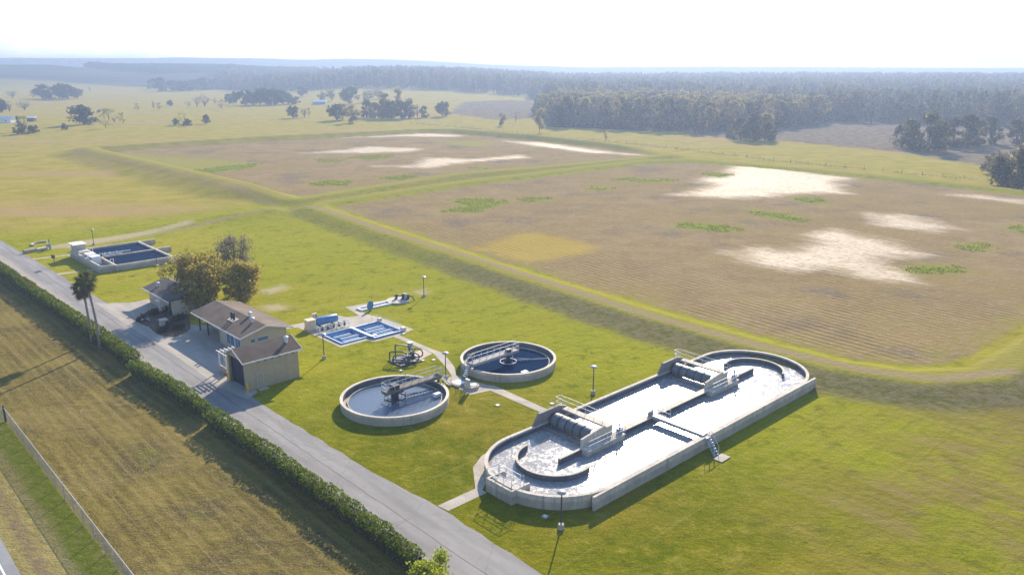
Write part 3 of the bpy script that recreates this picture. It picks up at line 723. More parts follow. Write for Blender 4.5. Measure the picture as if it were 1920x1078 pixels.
# ------------------------------------------------------------------ clarifiers
def clarifier(a, b, flip, label):
    rot = math.pi if flip else 0
    t = plant('round_clarifier', a, b, label, 'clarifier tank', 'round clarifier tanks', rot)
    Ro = 6.62
    mb = MB(); mb.lathe([(Ro, 0), (Ro, 1.0), (Ro + .04, 1.0), (Ro + .04, 1.12), (Ro - .32, 1.12), (Ro - .32, 1.0), (Ro - .28, 1.0), (Ro - .28, .02)], 72)
    mb.build('tank_wall', concrete, t, True)
    ln = MB(); ln.lathe([(Ro - .30, .0), (Ro - .30, .97), (Ro - .285, .97)], 72); ln.build('shaded_lining', shaded_wet_wall, t, True)  # thin dark skin, tank-side shade painted in with the algae tone
    la = MB(); la.lathe([(Ro - .28, .3), (5.78, .3), (5.78, .58), (5.66, .58), (5.66, .05)], 72)
    la.build('weir_ring', concrete_wall, t, True)
    br = MB()
    br.box(-1.5, 6.9, -.5, .5, 1.84, 1.92); br.box(-1.5, 6.9, -.56, -.5, 1.6, 1.95); br.box(-1.5, 6.9, .5, .56, 1.6, 1.95)
    br.box(-1.56, -1.5, -.56, .56, 1.6, 1.95)
    d = br.build('bridge_deck', mat('dark_grating', (.13, .115, .105), .8, .3, 3) if not flip else mat('pale_grating', (.27, .26, .25), .8, .2, 3), t)
    for y in (-.45, .45): MB().box(6.35, 6.55, y - .08, y + .08, 1.12, 1.6).build('bridge_post', dark_steel, d)
    rl = MB()
    for y in (-.53, .53): rail(rl, [(-1.5, y, 1.95), (6.9, y, 1.95)], 1.07, 1.2)
    rail(rl, [(-1.53, -.53, 1.95), (-1.53, .53, 1.95)], 1.07, 1.1)
    rl.build('railing', rail_m, t)
    cc = MB(); cc.cyl(0, 0, -.2, 1.6, .48 if not flip else .3, 20)
    if not flip: cc.box(-.9, .9, -.7, .7, 1.5, 1.6); cc.box(-.45, .45, -.45, .45, 1.95, 2.5)
    else: cc.box(-.35, .35, -.3, .3, 1.95, 2.3)
    cc.build('centre_column', dark_steel, t)
    cg = MB()
    rz = .72 if not flip else .46
    rr = 1.3 if not flip else 1.15
    cg.lathe([(rr - .04, rz), (rr + .04, rz), (rr + .04, rz + (.16 if not flip else .07)), (rr - .04, rz + (.16 if not flip else .07))], 36, closed=True)
    for k in range(6):
        q = R(60*k + 15); cg.tube([(rr*math.cos(q), rr*math.sin(q), .2), (rr*math.cos(q), rr*math.sin(q), 1.6 if not flip else .9)], .035, 5)
    cg.build('feed_well', dark_steel if not flip else rail_m, t, True)
    q = R(-8) if not flip else R(145)
    ar = MB(); ar.tube([(1.3*math.cos(q), 1.3*math.sin(q), .62), (5.5*math.cos(q), 5.5*math.sin(q), .62)], .07 if not flip else .05, 6)
    ar.tube([(1.3*math.cos(q), 1.3*math.sin(q), .9), (3.4*math.cos(q), 3.4*math.sin(q), .64)], .04, 5)
    for k in range(8):
        r_ = 1.8 + k*.45; ar.tube([(r_*math.cos(q), r_*math.sin(q), .62), (r_*math.cos(q + .02), r_*math.sin(q + .02), .42)], .03, 4)
    ar.build('skimmer_arm', dark_steel if not flip else rail_m, t)
    q = R(-30) if not flip else R(72)
    sb = MB(); cx, cy = 5.2*math.cos(q), 5.2*math.sin(q)
    sb.box(cx - .45, cx + .45, cy - .3, cy + .3, .35, .85); sb.tube([(cx, cy, .6), (5.9*math.cos(q), 5.9*math.sin(q), .6)], .1, 8)
    sb.build('scum_box', white_paint, t)
    st = MB(); x0, x1 = 6.9, 8.5 if not flip else 8.1
    for y in (-.45, .45): st.tube([(x0, y, 1.85), (x1, y, .05)], .06, 5)
    for k in range(8):
        f = (k + .5)/8; st.box(x0 + (x1 - x0)*f - .12, x0 + (x1 - x0)*f + .12, -.45, .45, 1.85 - 1.8*f, 1.89 - 1.8*f)
    for y in (-.5, .5):
        st.tube([(x0, y, 3.0), (x1, y, 1.1)], .03, 5); st.tube([(x0, y, 2.45), (x1, y, .6)], .025, 5)
        for f in (.05, .5, .98): st.tube([(x0 + (x1-x0)*f, y, 1.85 - 1.8*f), (x0 + (x1-x0)*f, y, 3.0 - 1.9*f)], .03, 5)
    st.build('stair', steel if not flip else stair_m, t)
    w = MB(); w.lathe([(0, .40), (5.70, .40)], 72); o = w.build('water', w_back if flip else w_front, None, False, (*XY(a, b), 0), TH); o['kind'] = 'structure'
    return t
clarifier(11.2, 36.7, False, 'round clarifier nearer the road, with pale rippled water and a dark central column')
clarifier(30.4, 36.9, True, 'round clarifier farther from the road, with dark still water and a light railed bridge')

# walkway crossing fittings
t = plant('valve_slab', 20.9, 36.2, 'square white-topped concrete hatch slab on the walkway between the two clarifiers', 'hatch')
MB().box(-1.0, .9, -1.0, 1.0, 0, .22).build('slab', concrete, t); MB().box(-.7, .6, -.7, .7, .22, .26).build('hatch_lid', white_paint, t)
t = plant('round_manhole', 21.3, 34.0, 'round raised concrete manhole with a pale lid beside the control cabinet', 'manhole')
MB().lathe([(.95, 0), (.95, .38), (0, .38)], 28).build('chamber', concrete, t, True); MB().cyl(.15, 0, .38, .44, .5, 20).build('lid', white_paint, t)
t = plant('control_cabinet', 20.0, 33.3, 'tall grey control cabinet on posts by the round manhole', 'cabinet')
MB().box(-.12, .18, -.35, .35, .55, 1.75).build('cabinet_body', mat('grey_enamel', (.42, .40, .37), .5, .1, 2, spec=.5), t)
MB().box(-.02, .08, -.33, -.25, 0, .55).build('post', steel, t); MB().box(-.02, .08, .25, .33, 0, .55).build('post', steel, t)
t = plant('control_cabinet', 24.3, 35.2, 'small white box on the clarifier wall beside the metal stair', 'cabinet')
MB().box(-.2, .2, -.25, .25, .25, .8).build('cabinet_body', white_paint, t); MB().cyl(0, 0, 0, .25, .05, 6).build('post', steel, t)

# ------------------------------------------------------------------ lamp posts
lamp_lab = ['lamp post nearest the camera, standing before the rounded end of the oxidation ditch', 'lamp post behind the far long wall of the oxidation ditch',
            'lamp post between the two clarifiers beside the walkway', 'lamp post in front of the blue filter basins near the tan garage',
            'lamp post on the lawn beyond the round pump slab', 'lamp post behind the square dark water tank', 'lamp post on the lawn in front of the square dark water tank']
lamp_px = [(1052, 990), (1112, 738), (836, 710), (608, 672), (795, 556), (176, 459.5), (294.5, 500)]
lamp0 = None
for lab, (px, py) in zip(lamp_lab, lamp_px):
    x, y = G(px, py)
    if lamp0 is None:
        lamp0 = empty('lamp_post', (x, y, 0), 0, lab, 'lamp post', 'lamp posts on the plant lawn')
        MB().cyl(0, 0, 0, .45, .33, 12, .27).build('concrete_base', concrete, lamp0)
        MB().tube([(0, 0, .45), (0, 0, 3.45)], [.075, .06], 8).build('pole', pole_m, lamp0)
        hd = MB(); hd.lathe([(.06, 3.42), (.16, 3.5), (.2, 3.56), (.44, 3.58), (.46, 3.64), (.36, 3.73), (.18, 3.79), (0, 3.80)], 20)
        hd.build('lamp_head', mat('grey_lamp_head', (.30, .30, .31), .4, .15, 3, spec=.5), lamp0, True)
    else:
        l = copy_tree(lamp0); l.location = (x, y, 0); l['label'] = lab; l.rotation_euler = (0, 0, random.uniform(0, 6))

# ------------------------------------------------------------------ filter basins and neighbours
def basin(a0, a1, b0, b1, n, label, edge, zt):
    t = plant('filter_basin', (a0+a1)/2, (b0+b1)/2, label, 'filter basin', 'blue filter basins')
    X, Y = (a1-a0)/2, (b1-b0)/2
    w = MB(); k = .30; zb = -.85; xo = -X
    w.box(-X, X, -Y, -Y + k, zb, zt); w.box(-X, X, Y - k, Y, zb, zt); w.box(-X, -X + k, -Y + k, Y - k, zb, zt); w.box(X - k, X, -Y + k, Y - k, zb, zt)
    w.build('basin_wall', blue_light, t)
    e = MB(); k2 = .20
    e.box(-X - .03, X + .03, -Y - .03, -Y + k2, zt + .002, zt + .05); e.box(X - k2, X + .03, -Y + k2, Y, zt + .002, zt + .05); e.box(-X - .03, -X + k2, -Y + k2, Y, zt + .002, zt + .05); e.box(-X + k2, X - k2, Y - k2, Y, zt + .002, zt + .05)
    e.build('basin_coping', white_paint if edge else mat('worn_blue_coping', (.34, .46, .60), .6, .2, 2), t)
    for i in range(n):
        y = -Y + .8 + i*(2*Y - 1.8)/n
        xa, xb = -X + .75 + .35*(i % 2), X - .75 - .5*((i + 1) % 2)
        tr = MB(); tr.box(xa, xb, y - .27, y - .2, -.75, zt - .1); tr.box(xa, xb, y + .2, y + .27, -.75, zt - .1)
        tr.box(xa, xb, y - .2, y + .2, -.75, -.28)
        tt = tr.build('trough', blue_light, t)
        cp = MB(); cp.box(xa, xb, y - .30, y - .17, zt - .098, zt - .05); cp.box(xa, xb, y + .17, y + .30, zt - .098, zt - .05)
        cp.build('weir_edge', mat('pale_weir_edge', (.52, .58, .64), .6, .15, 2), tt)
    bf = MB(); bf.box(-X + k, X - k, Y - 1.15, Y - 1.05, -.8, zt - .1); bf.build('baffle', blue_paint, t)
    wt = MB(); wt.add([(-X + .1, -Y + .1, -.42), (X - .1, -Y + .1, -.42), (X - .1, Y - .1, -.42), (-X + .1, Y - .1, -.42)], [(0, 1, 2, 3)])
    o = wt.build('water', w_blue, None, False, (*XY((a0+a1)/2, (b0+b1)/2), 0), TH); o['kind'] = 'structure'
basin(17.8, 22.72, 59.9, 65.6, 3, 'blue open filter basin nearer the road, with pale blue coping', False, .16)
basin(22.76, 28.0, 58.5, 65.2, 4, 'blue open filter basin with white coping beside the white handrail', True, .26)
t = plant('walkway_plank', 22.74, 62.2, 'white walkway plank laid between the two blue filter basins', 'walkway')
MB().box(-.24, .24, -3.2, 3.0, .33, .38).build('plank', white_paint, t); MB().box(-.1, .9, -3.2, -2.5, .385, .42).build('landing', white_paint, t)
t = plant('handrail', 28.35, 62.0, 'white handrail along the far side of the blue filter basins', 'handrail')
r = MB(); rail(r, [(0, 3.9, 0), (0, -2.6, 0)], 1.05, 1.1, .035); rail(r, [(0, 3.9, 0), (-1.2, 3.9, 0)], 1.05, 1.0, .035); r.build('rail', white_paint, t)
MB().box(-.3, .35, -3.4, -2.7, 0, .6).build('valve_box', cream_paint, t); MB().box(-.5, .1, 2.9, 3.5, .0, .7).build('valve_box', cream_paint, t)
t = plant('pressure_tank', 20.9, 69.5, 'blue horizontal pressure tank lying on a pad beside a cream cabinet', 'tank')
def htank(mb, x0, x1, z, r, n=20):
    prof = [(0, -.0)]
    pts, rs = [], []
    for f in (0, .25, .6, 1): pts.append((x0 - .28 + .28*f, 0, z)); rs.append(max(.02, r*math.sqrt(1 - (1-f)**2)))
    for f in (0, .4, .75, 1): pts.append((x1 + .28*f, 0, z)); rs.append(max(.02, r*math.sqrt(1 - f*f)))
    mb.tube(pts, rs, n)
mb = MB(); htank(mb, -1.7, 1.75, .98, .66); mb.build('tank_shell', blue_paint, t, True)
for x in (-1.1, 1.1): MB().box(x - .12, x + .12, -.5, .5, 0, .5).build('saddle', dark_steel, t)
t = plant('cream_cabinet', 18.2, 69.6, 'cream equipment cabinet at the end of the blue pressure tank', 'cabinet')
MB().box(-.75, .6, -.65, .65, 0, 1.55).build('cabinet_body', cream_paint, t); MB().box(-.8, .65, -.7, .7, 1.553, 1.62).build('cabinet_lid', cream_paint, t)
t = plant('meter_box', 20.4, 72.3, 'small cream meter box on a post behind the blue pressure tank', 'cabinet')
MB().box(-.4, .4, -.2, .2, .6, 1.5).build('box_body', cream_paint, t); MB().cyl(0, 0, 0, .6, .07, 6).build('post', steel, t); MB().box(.1, .3, -.22, -.203, .9, 1.2).build('dial', dark_glass, t)
t = plant('pipe_rack', 20.6, 67.4, 'white valve pipework in front of the blue pressure tank', 'pipework')
mb = MB()
for y in (-.55, .35): mb.tube([(-2.6, y, .55), (3.2, y, .55)], .075, 6)
for x in np.arange(-2.4, 3.1, .75):
    mb.tube([(x, -.55, 0), (x, -.55, 1.0)], .06, 6); mb.tube([(x, -.55, .95), (x, .35, .95), (x, .35, .1)], .05, 6)
mb.build('pipe', white_paint, t)
for x in np.arange(-2.0, 3.0, 1.0):
    mb = MB(); mb.lathe([(.05, 1.0), (.19, 1.02), (.19, 1.06), (.05, 1.08)], 10, (x, -.55)); mb.cyl(x, -.55, .68, 1.07, .05, 6); mb.box(x - .15, x + .15, -.7, -.4, .35, .7); mb.build('valve', dark_steel, t)
t = plant('sampling_trough', 33.2, 73.0, 'long white-edged shallow trough beside the blue dish', 'trough')
mb = MB(); mb.box(-4.0, 2.6, -.9, -.65, 0, .28); mb.box(-4.0, 2.6, .5, .75, 0, .28); mb.box(-4.0, -3.7, -.65, .5, 0, .28); mb.box(2.3, 2.6, -.65, .5, 0, .28); mb.build('trough_wall', white_paint, t)
MB().box(-3.7, 2.3, -.65, .5, .02, .1).build('trough_floor', mat('grey_floor', (.22, .22, .23), .7, .2, 1), t)
MB().cyl(-1.3, .1, .1, 1.0, .09, 8).build('standpipe', dark_steel, t)
t = plant('blue_disc', 30.6, 71.6, 'upright round blue disc standing on the lawn edge by the trough', 'disc', rot=R(16))
mb = MB(); mb.tube([(0, -.09, .9), (0, -.05, .9), (0, .05, .9), (0, .09, .9)], [.45, .78, .78, .45], 28); mb.build('disc_plate', blue_paint, t, True)
MB().box(-.25, .25, -.12, .12, 0, .12).build('foot', concrete, t)
t = plant('pump_station', 37.2, 72.9, 'round white concrete slab carrying dark pumps beyond the filter basins', 'pump station')
MB().lathe([(2.05, 0), (2.05, .3), (0, .3)], 40).build('round_slab', mat('bright_slab_concrete', (.60, .55, .48), .85, .12, 1), t, True)
for i, (x, y) in enumerate(((.2, .7), (1.0, -.1), (1.6, -.9))):
    mb = MB(); mb.cyl(x, y, .3, .95, .2, 10); mb.cyl(x, y, .95, 1.15, .28, 10); mb.tube([(x, y, .55), (x - .7, y - .4, .45)], .1, 8); mb.build('pump', dark_steel, t)
mb = MB(); mb.box(1.1, 1.4, -.9, .1, .3, 1.3); mb.build('panel', mat('grey_enamel', (.42, .40, .37)), t)
mb = MB(); mb.tube([(-.2, .9, .75), (1.0, .2, .75), (2.2, -1.2, .75)], .1, 8); mb.tube([(2.2, -1.2, .75), (2.5, -1.5, .0)], .1, 8); mb.build('pipe', black_pipe, t)

def manifold():
    t = plant('pump_manifold', 20.9, 47.6, 'cluster of dark pumps and looping black pipes on a concrete pad', 'pump set')
    mb = MB(); mb.box(-2.0, 1.4, -1.6, 1.9, .03, .16); mb.build('skid', dark_steel, t)
    for x, y in ((-.3, -.9), (1.1, .2)):
        m2 = MB(); m2.cyl(x, y, .15, .5, .38, 14); m2.cyl(x, y, .5, 1.1, .28, 14); m2.cyl(x, y, 1.1, 1.2, .34, 14); m2.cyl(x, y, 1.2, 1.65, .06, 6); m2.cyl(x, y, 1.6, 1.66, .16, 10)
        m2.build('pump', black_pipe, t, True)
    loops = [[(-1.9, 1.5, .1), (-1.9, 1.5, 1.2), (-1.7, 1.3, 1.45), (-.7, .3, 1.5), (-.3, -.1, 1.3), (-.3, -.6, .8)],
             [(-2.2, .2, .1), (-2.2, .2, 1.0), (-2.0, .05, 1.25), (-1.0, -.6, 1.25), (-.6, -.9, 1.0), (-.5, -.9, .6)],
             [(-.7, 1.8, .1), (-.7, 1.8, 1.9), (-.4, 1.7, 2.05), (.9, 1.2, 1.7), (1.1, .8, 1.2), (1.1, .4, .8)],
             [(-.3, -.9, .3), (.5, -1.6, .35), (1.0, -1.5, .9), (.6, -1.0, 1.35), (0, -.6, 1.2)],
             [(1.1, .2, .3), (2.0, -.6, .35), (2.4, -.4, .9), (2.0, .1, 1.4), (1.4, .3, 1.3)],
             [(-1.8, 1.2, .35), (-1.2, .2, .4), (-.4, -.6, .4)], [(-2.1, -.2, .5), (-.9, -1.5, .5), (.2, -1.7, .4)], [(.3, 1.6, .4), (1.1, .6, .4)]]
    from mathutils.geometry import interpolate_bezier
    for L in loops:
        P = [Vector(p) for p in L]; pts = []
        for i in range(len(P) - 1):
            for f in (0, .33, .66):
                p0 = P[max(i-1, 0)]; p1 = P[i]; p2 = P[i+1]; p3 = P[min(i+2, len(P)-1)]
                pts.append(.5*((2*p1) + (p2 - p0)*f + (2*p0 - 5*p1 + 4*p2 - p3)*f*f + (3*p1 - p0 - 3*p2 + p3)*f**3))
        pts.append(P[-1])
        MB().tube(pts, .1, 8).build('pipe', black_pipe, t, 'all')
    h = plant('steel_hopper', 22.7, 49.3, 'shiny tapered metal hopper behind the black looping pipes', 'hopper')
    m3 = MB(); m3.tube([(0, 0, .35), (0, 0, 1.0), (0, 0, 1.9)], [.22, .36, .41], 16); m3.build('hopper_shell', steel, h, True)
    MB().cyl(0, 0, 1.9, 1.96, .43, 16).build('hopper_lid', rail_m, h)
    for q in range(4): MB().tube([(.35*math.cos(q*1.57), .35*math.sin(q*1.57), 0), (.35*math.cos(q*1.57), .35*math.sin(q*1.57), .9)], .04, 5).build('leg', steel, h)
manifold()

cov = [((933, 760), 'small white valve cover set in the lawn in front of the dark clarifier'), ((793, 676), 'small pale valve cover beside the edge of the pump pad'),
       ((813, 675), 'small pale valve cover nearest the walkway edge by the pump pad'), ((752, 695), 'small pale valve cover in the grass in front of the looping black pipes'),
       ((757, 626), 'small pale valve cover next to the white coped filter basin'), ((1022, 968), 'small pale valve cover in the shadow of the ditch wall'), ((1030, 952), 'small pale slab against the foot of the rounded ditch wall'),
       ((1035, 757), 'small pale block beside the trapezoid end wall of the near rotor')]
for (px, py), lab in cov:
    x, y = G(px, py); o = empty('valve_cover', (x, y, 0), TH + random.uniform(-.3, .3), lab, 'valve cover', 'valve covers in the lawn')
    MB().box(-.28, .28, -.28, .28, 0, .07).build('frame', concrete, o); MB().cyl(0, 0, .07, .1, .18, 12).build('lid', white_paint, o)

# ------------------------------------------------------------------ buildings
def vent(parent, x, y, z, name='roof_vent'):
    mb = MB(); mb.cyl(x, y, z - .35, z + .3, .21, 14); v = mb.build(name, rail_m, parent, True)
    MB().tube([(x, y, z + .3), (x, y, z + .48), (x, y, z + .62)], [.32, .32, .1], 14).build('vent_cap', rail_m, v, True)
def garage():
    t = plant('tan_garage', 0, 52.6, 'tall tan garage with an open dark front and a brown gable roof', 'garage')
    L, D, hz, rz = 6.9, 5.3, 4.05, 5.2; x0 = -.55
    w = MB(); w.box(x0, L, 0, .18, 0, hz); w.box(x0, L, D - .18, D, 0, hz); w.box(L - .18, L, .18, D - .18, 0, hz)
    w.box(x0, x0 + .18, .18, .45, 0, hz); w.box(x0, x0 + .18, D - .45, D - .18, 0, hz); w.box(x0, x0 + .18, .45, D - .45, 3.85, hz)
    w.slab_x([(0.05, hz), (D - .05, hz), (D/2, rz - .06)], x0, x0 + .15); w.slab_x([(0.05, hz), (D - .05, hz), (D/2, rz - .06)], L - .15, L)
    w.build('wall', tan_wall, t)
    inn = MB(); inn.box(x0 + .5, x0 + .52, .2, D - .2, .02, 3.9); inn.build('opening_shade', dark_inside, t)  # dark sheet painted as the shade inside the open front
    rf = MB(); ov = .3; s = (rz - hz)/(D/2)
    for y0, y1 in ((-ov, D/2), (D + ov, D/2)):
        z0 = hz - s*ov
        pr = [(y0, z0 + .04), (y1, rz + .04), (y1, rz - .07), (y0, z0 - .07)]
        if y0 > y1: pr = pr[::-1]
        rf.slab_x(pr, x0 - .35, L + .5)
    r = rf.build('roof', roof_m, t)
    fc = MB(); z0 = hz - s*ov
    fc.box(x0 - .35, L + .5, -ov - .05, -ov - .003, z0 - .12, z0 + .06); fc.box(x0 - .35, L + .5, D + ov + .003, D + ov + .05, z0 - .12, z0 + .06)
    for xx in (x0 - .41, L + .503):
        fc.slab_x([(-ov, z0 - .14), (D/2, rz - .14), (D/2, rz + .06), (-ov, z0 + .06)], xx, xx + .055); fc.slab_x([(D/2, rz - .14), (D + ov, z0 - .14), (D + ov, z0 + .06), (D/2, rz + .06)], xx, xx + .055)
    fc.build('fascia', trim_m, r)
    for k in range(6):
        v = MB(); v.box(1.1 + k*.98, 1.45 + k*.98, -.03, -.002, 3.55, 3.67); v.build('eave_vent', dark_inside, t)
    d = MB(); d.box(.95, 1.75, -.05, -.003, .05, 2.1); dr = d.build('door', mat('tan_door', (.33, .27, .19), .6, .06, 2), t)
    f = MB(); f.box(.87, .95, -.07, -.004, .05, 2.18); f.box(1.75, 1.83, -.07, -.004, .05, 2.18); f.box(.95, 1.75, -.07, -.004, 2.102, 2.18); f.build('door_frame', mat('tan_frame', (.44, .37, .27), .8, .05, 2), dr)
    MB().box(1.62, 1.7, -.1, -.052, 1.0, 1.06).build('handle', steel, dr)
    vent(t, 6.1, 1.5, 5.0, 'turbine_vent')
    st = MB(); st.box(.8, 2.1, -.9, -.06, 0, .1); st.build('door_step', concrete, t)
    return t
garage()
def porch():
    t = plant('white_porch', 1.1, 60.1, 'small white timber porch frame tucked behind the garage front', 'porch')
    for x, y in ((-1.0, -.3), (-1.0, 1.9), (.9, 1.9)): MB().box(x - .07, x + .07, y - .07, y + .07, 0, 2.7).build('post', trim_m, t)
    b = MB(); b.box(-1.1, 1.1, -.4, -.25, 2.7, 2.85); b.box(-1.1, 1.1, 1.85, 2.0, 2.7, 2.85)
    for k in range(5): b.box(-1.2 + k*.55, -1.1 + k*.55, -.8, 2.3, 2.853, 2.95)
    b.tube([(-1, 0, 1.9), (-1, .6, 2.7)], .05, 4); b.tube([(-1, 1.6, 1.9), (-1, 1.0, 2.7)], .05, 4)
    b.build('beam', trim_m, t)
    w = MB(); w.box(-1.1, -.95, -.22, 1.82, 0, .95); w.build('low_wall', tan_light, t)
    bn = MB(); bn.box(-.6, .8, 0, 1.6, 0, .5); bn.build('bench', dark_inside, t)
porch()
def bollards():
    first = None
    for (px, py), lab in (((428, 712), 'yellow bollard at the left side of the garage opening'), ((465, 735), 'yellow bollard at the garage corner by the lawn')):
        x, y = G(px, py)
        if not first:
            first = empty('bollard', (x, y, 0), 0, lab, 'bollard', 'yellow bollards guarding the garage')
            m = MB(); m.tube([(0, 0, 0), (0, 0, 1.1), (0, 0, 1.18)], [.13, .13, .04], 12); m.build('post', yellow_m, first, True)
            MB().cyl(0, 0, 0, .06, .2, 12).build('footing', concrete, first)
        else:
            o = copy_tree(first); o.location = (x, y, 0); o['label'] = lab
bollards()
def office():
    t = plant('office_building', 0, 65.0, 'low tan office building with a broad brown gable roof and roof vents', 'building')
    x0, x1, D = 5.0, 11.7, 16.2; hz, rz, xr = 2.95, 4.1, 8.35
    w = MB(); w.box(x0, x1, 0, .18, 0, hz); w.box(x1 - .18, x1, .18, D, 0, hz); w.box(x0, x0 + .18, .18, 8.2, 0, hz); w.box(x0 + .18, 7.2, 8.02, 8.2, 0, hz); w.box(7.2, 7.38, 8.02, D, 0, hz); w.box(7.38, x1 - .18, D - .18, D, 0, hz)
    w.slab_y([(x0 + .1, hz), (x1 - .1, hz), (xr, rz - .16)], .02, .17); w.slab_y([(7.3, hz), (x1 - .1, hz), (xr, rz - .16)], D - .17, D - .02)
    w.build('wall', tan_light, t)
    rf = MB(); ex0, ex1 = 4.2, 12.5; y0, y1 = -.6, D + .4; s = (rz - 3.0)/(xr - ex0)
    rf.slab_y([(ex0, 3.0), (xr, rz), (xr, rz - .12), (ex0, 2.88)][::-1], y0, y1)
    rf.slab_y([(xr, rz), (ex1, 3.0), (ex1, 2.88), (xr, rz - .12)][::-1], y0, y1)
    r = rf.build('roof', roof_m, t)
    fc = MB(); fc.box(ex0 - .05, ex0 - .003, y0, y1, 2.84, 3.03)
    for y in (y0 - .055, y1 + .003):
        fc.slab_y([(ex0, 2.8), (xr, rz - .2), (xr, rz + .02), (ex0, 3.02)], y, y + .05); fc.slab_y([(xr, rz - .2), (ex1, 2.8), (ex1, 3.02), (xr, rz + .02)], y, y + .05)
    fc.build('fascia', trim_m, r)
    for i, (y0_, y1_) in enumerate(((1.0, 2.6), (3.1, 5.6))):
        z0 = .05 if i == 0 else .8
        g = MB(); g.box(x0 - .03, x0 - .002, y0_, y1_, z0, 2.45); wd = g.build('window', dark_glass, t)
        f = MB(); f.box(x0 - .07, x0 - .003, y0_ - .1, y0_, z0, 2.55); f.box(x0 - .07, x0 - .003, y1_, y1_ + .1, z0, 2.55); f.box(x0 - .07, x0 - .003, y0_, y1_, 2.452, 2.55); f.box(x0 - .06, x0 - .032, (y0_+y1_)/2 - .04, (y0_+y1_)/2 + .04, z0, 2.45); f.build('frame', trim_m, wd)
    for a, b in ((6.1, 6.7), (7.2, 8.7)):
        g = MB(); g.box(a, b, -.03, -.002, 1.75, 2.35); wd = g.build('window', dark_glass, t)
        f = MB(); f.box(a - .07, b + .07, -.06, -.003, 1.68, 1.748); f.box(a - .07, b + .07, -.06, -.003, 2.352, 2.42); f.build('frame', trim_m, wd)
    for y in (12.8, 15.9):
        MB().box(x0 + .05, x0 + .23, y - .09, y + .09, 0, 2.86).build('porch_post', dark_steel, t)
    vent(t, 8.6, 5.2, rz + .1); vent(t, 7.8, 2.6, rz)
    for y in (6.2, 7.0):
        MB().cyl(6.6, y, 3.5, 4.75, .17, 12).build('chimney_pipe', dark_steel, t)
    MB().slab_y([(6.1, 3.515), (7.1, 3.785), (7.1, 3.84), (6.1, 3.57)][::-1], 5.6, 7.6).build('flashing', cream_paint, t)
office()
def shed():
    t = plant('small_building', 0, 91.0, 'small tan outbuilding with a dark roof half hidden by the golden trees', 'building')
    x0, x1, D = 5.0, 11.2, 11.2; xr = 8.2; hz = 2.65; rz = 3.9
    w = MB(); w.box(x0, x1, 0, D, 0, hz); w.slab_y([(x0 + .1, hz), (x1 - .1, hz), (xr, rz - .15)], D - .17, D - .02); w.build('wall', tan_light, t)
    rf = MB(); rf.slab_y([(4.1, 2.7), (xr, rz), (xr, rz - .12), (4.1, 2.58)][::-1], -.5, D + .7); rf.slab_y([(xr, rz), (12.2, 2.7), (12.2, 2.58), (xr, rz - .12)][::-1], -.5, D + .7)
    r = rf.build('roof', mat('dark_shingle', (.075, .065, .07), .9, .25, 1.5, bump=.02), t)
    fc = MB(); fc.box(4.03, 4.097, -.5, D + .7, 2.53, 2.73); fc.build('fascia', trim_m, r)
    d = MB(); d.box(x0 - .04, x0 - .003, 1.2, 2.2, .05, 2.1); d.build('door', dark_inside, t)
    vent(t, 5.9, 9.0, 3.4); 
    c = plant('equipment_cluster', 4.2, 95.4, 'small white fan unit and pipes against the outbuilding wall', 'fan unit')
    m = MB(); m.cyl(0, 0, 1.9, 2.1, .5, 16); m.cyl(0, 0, 2.1, 2.2, .35, 16); m.build('fan_hood', white_paint, c)
    m = MB()
    for q in (-.3, 0, .3): m.tube([(q*.4, q, 0), (q*.4, q, 1.9)], .06, 6)
    m.box(-.2, .2, -.5, -.2, .2, 1.2); m.build('pipe', white_paint, c)
shed()
t = plant('electrical_cabinet', 1.5, 86.6, 'grey electrical cabinet with a flat lid in the mulch bed', 'cabinet')
MB().box(-.5, .5, -.8, .2, .05, 1.3).build('cabinet_body', mat('grey_enamel', (.42, .40, .37)), t); MB().box(-.6, .6, -.9, .3, 1.303, 1.38).build('cabinet_lid', concrete, t); MB().box(.1, 1.1, -1.3, -.85, .05, 1.15).build('side_box', dark_inside, t)
t = plant('well_head', .4, 91.6, 'low pipe fitting and pale cover at the edge of the mulch bed', 'pipe fitting')
MB().cyl(0, 0, .05, .5, .3, 12).build('housing', dark_steel, t); m = MB(); m.tube([(-.6, 0, .4), (.6, -.2, .4), (.6, -.2, .05)], .1, 8); m.build('pipe', rail_m, t)

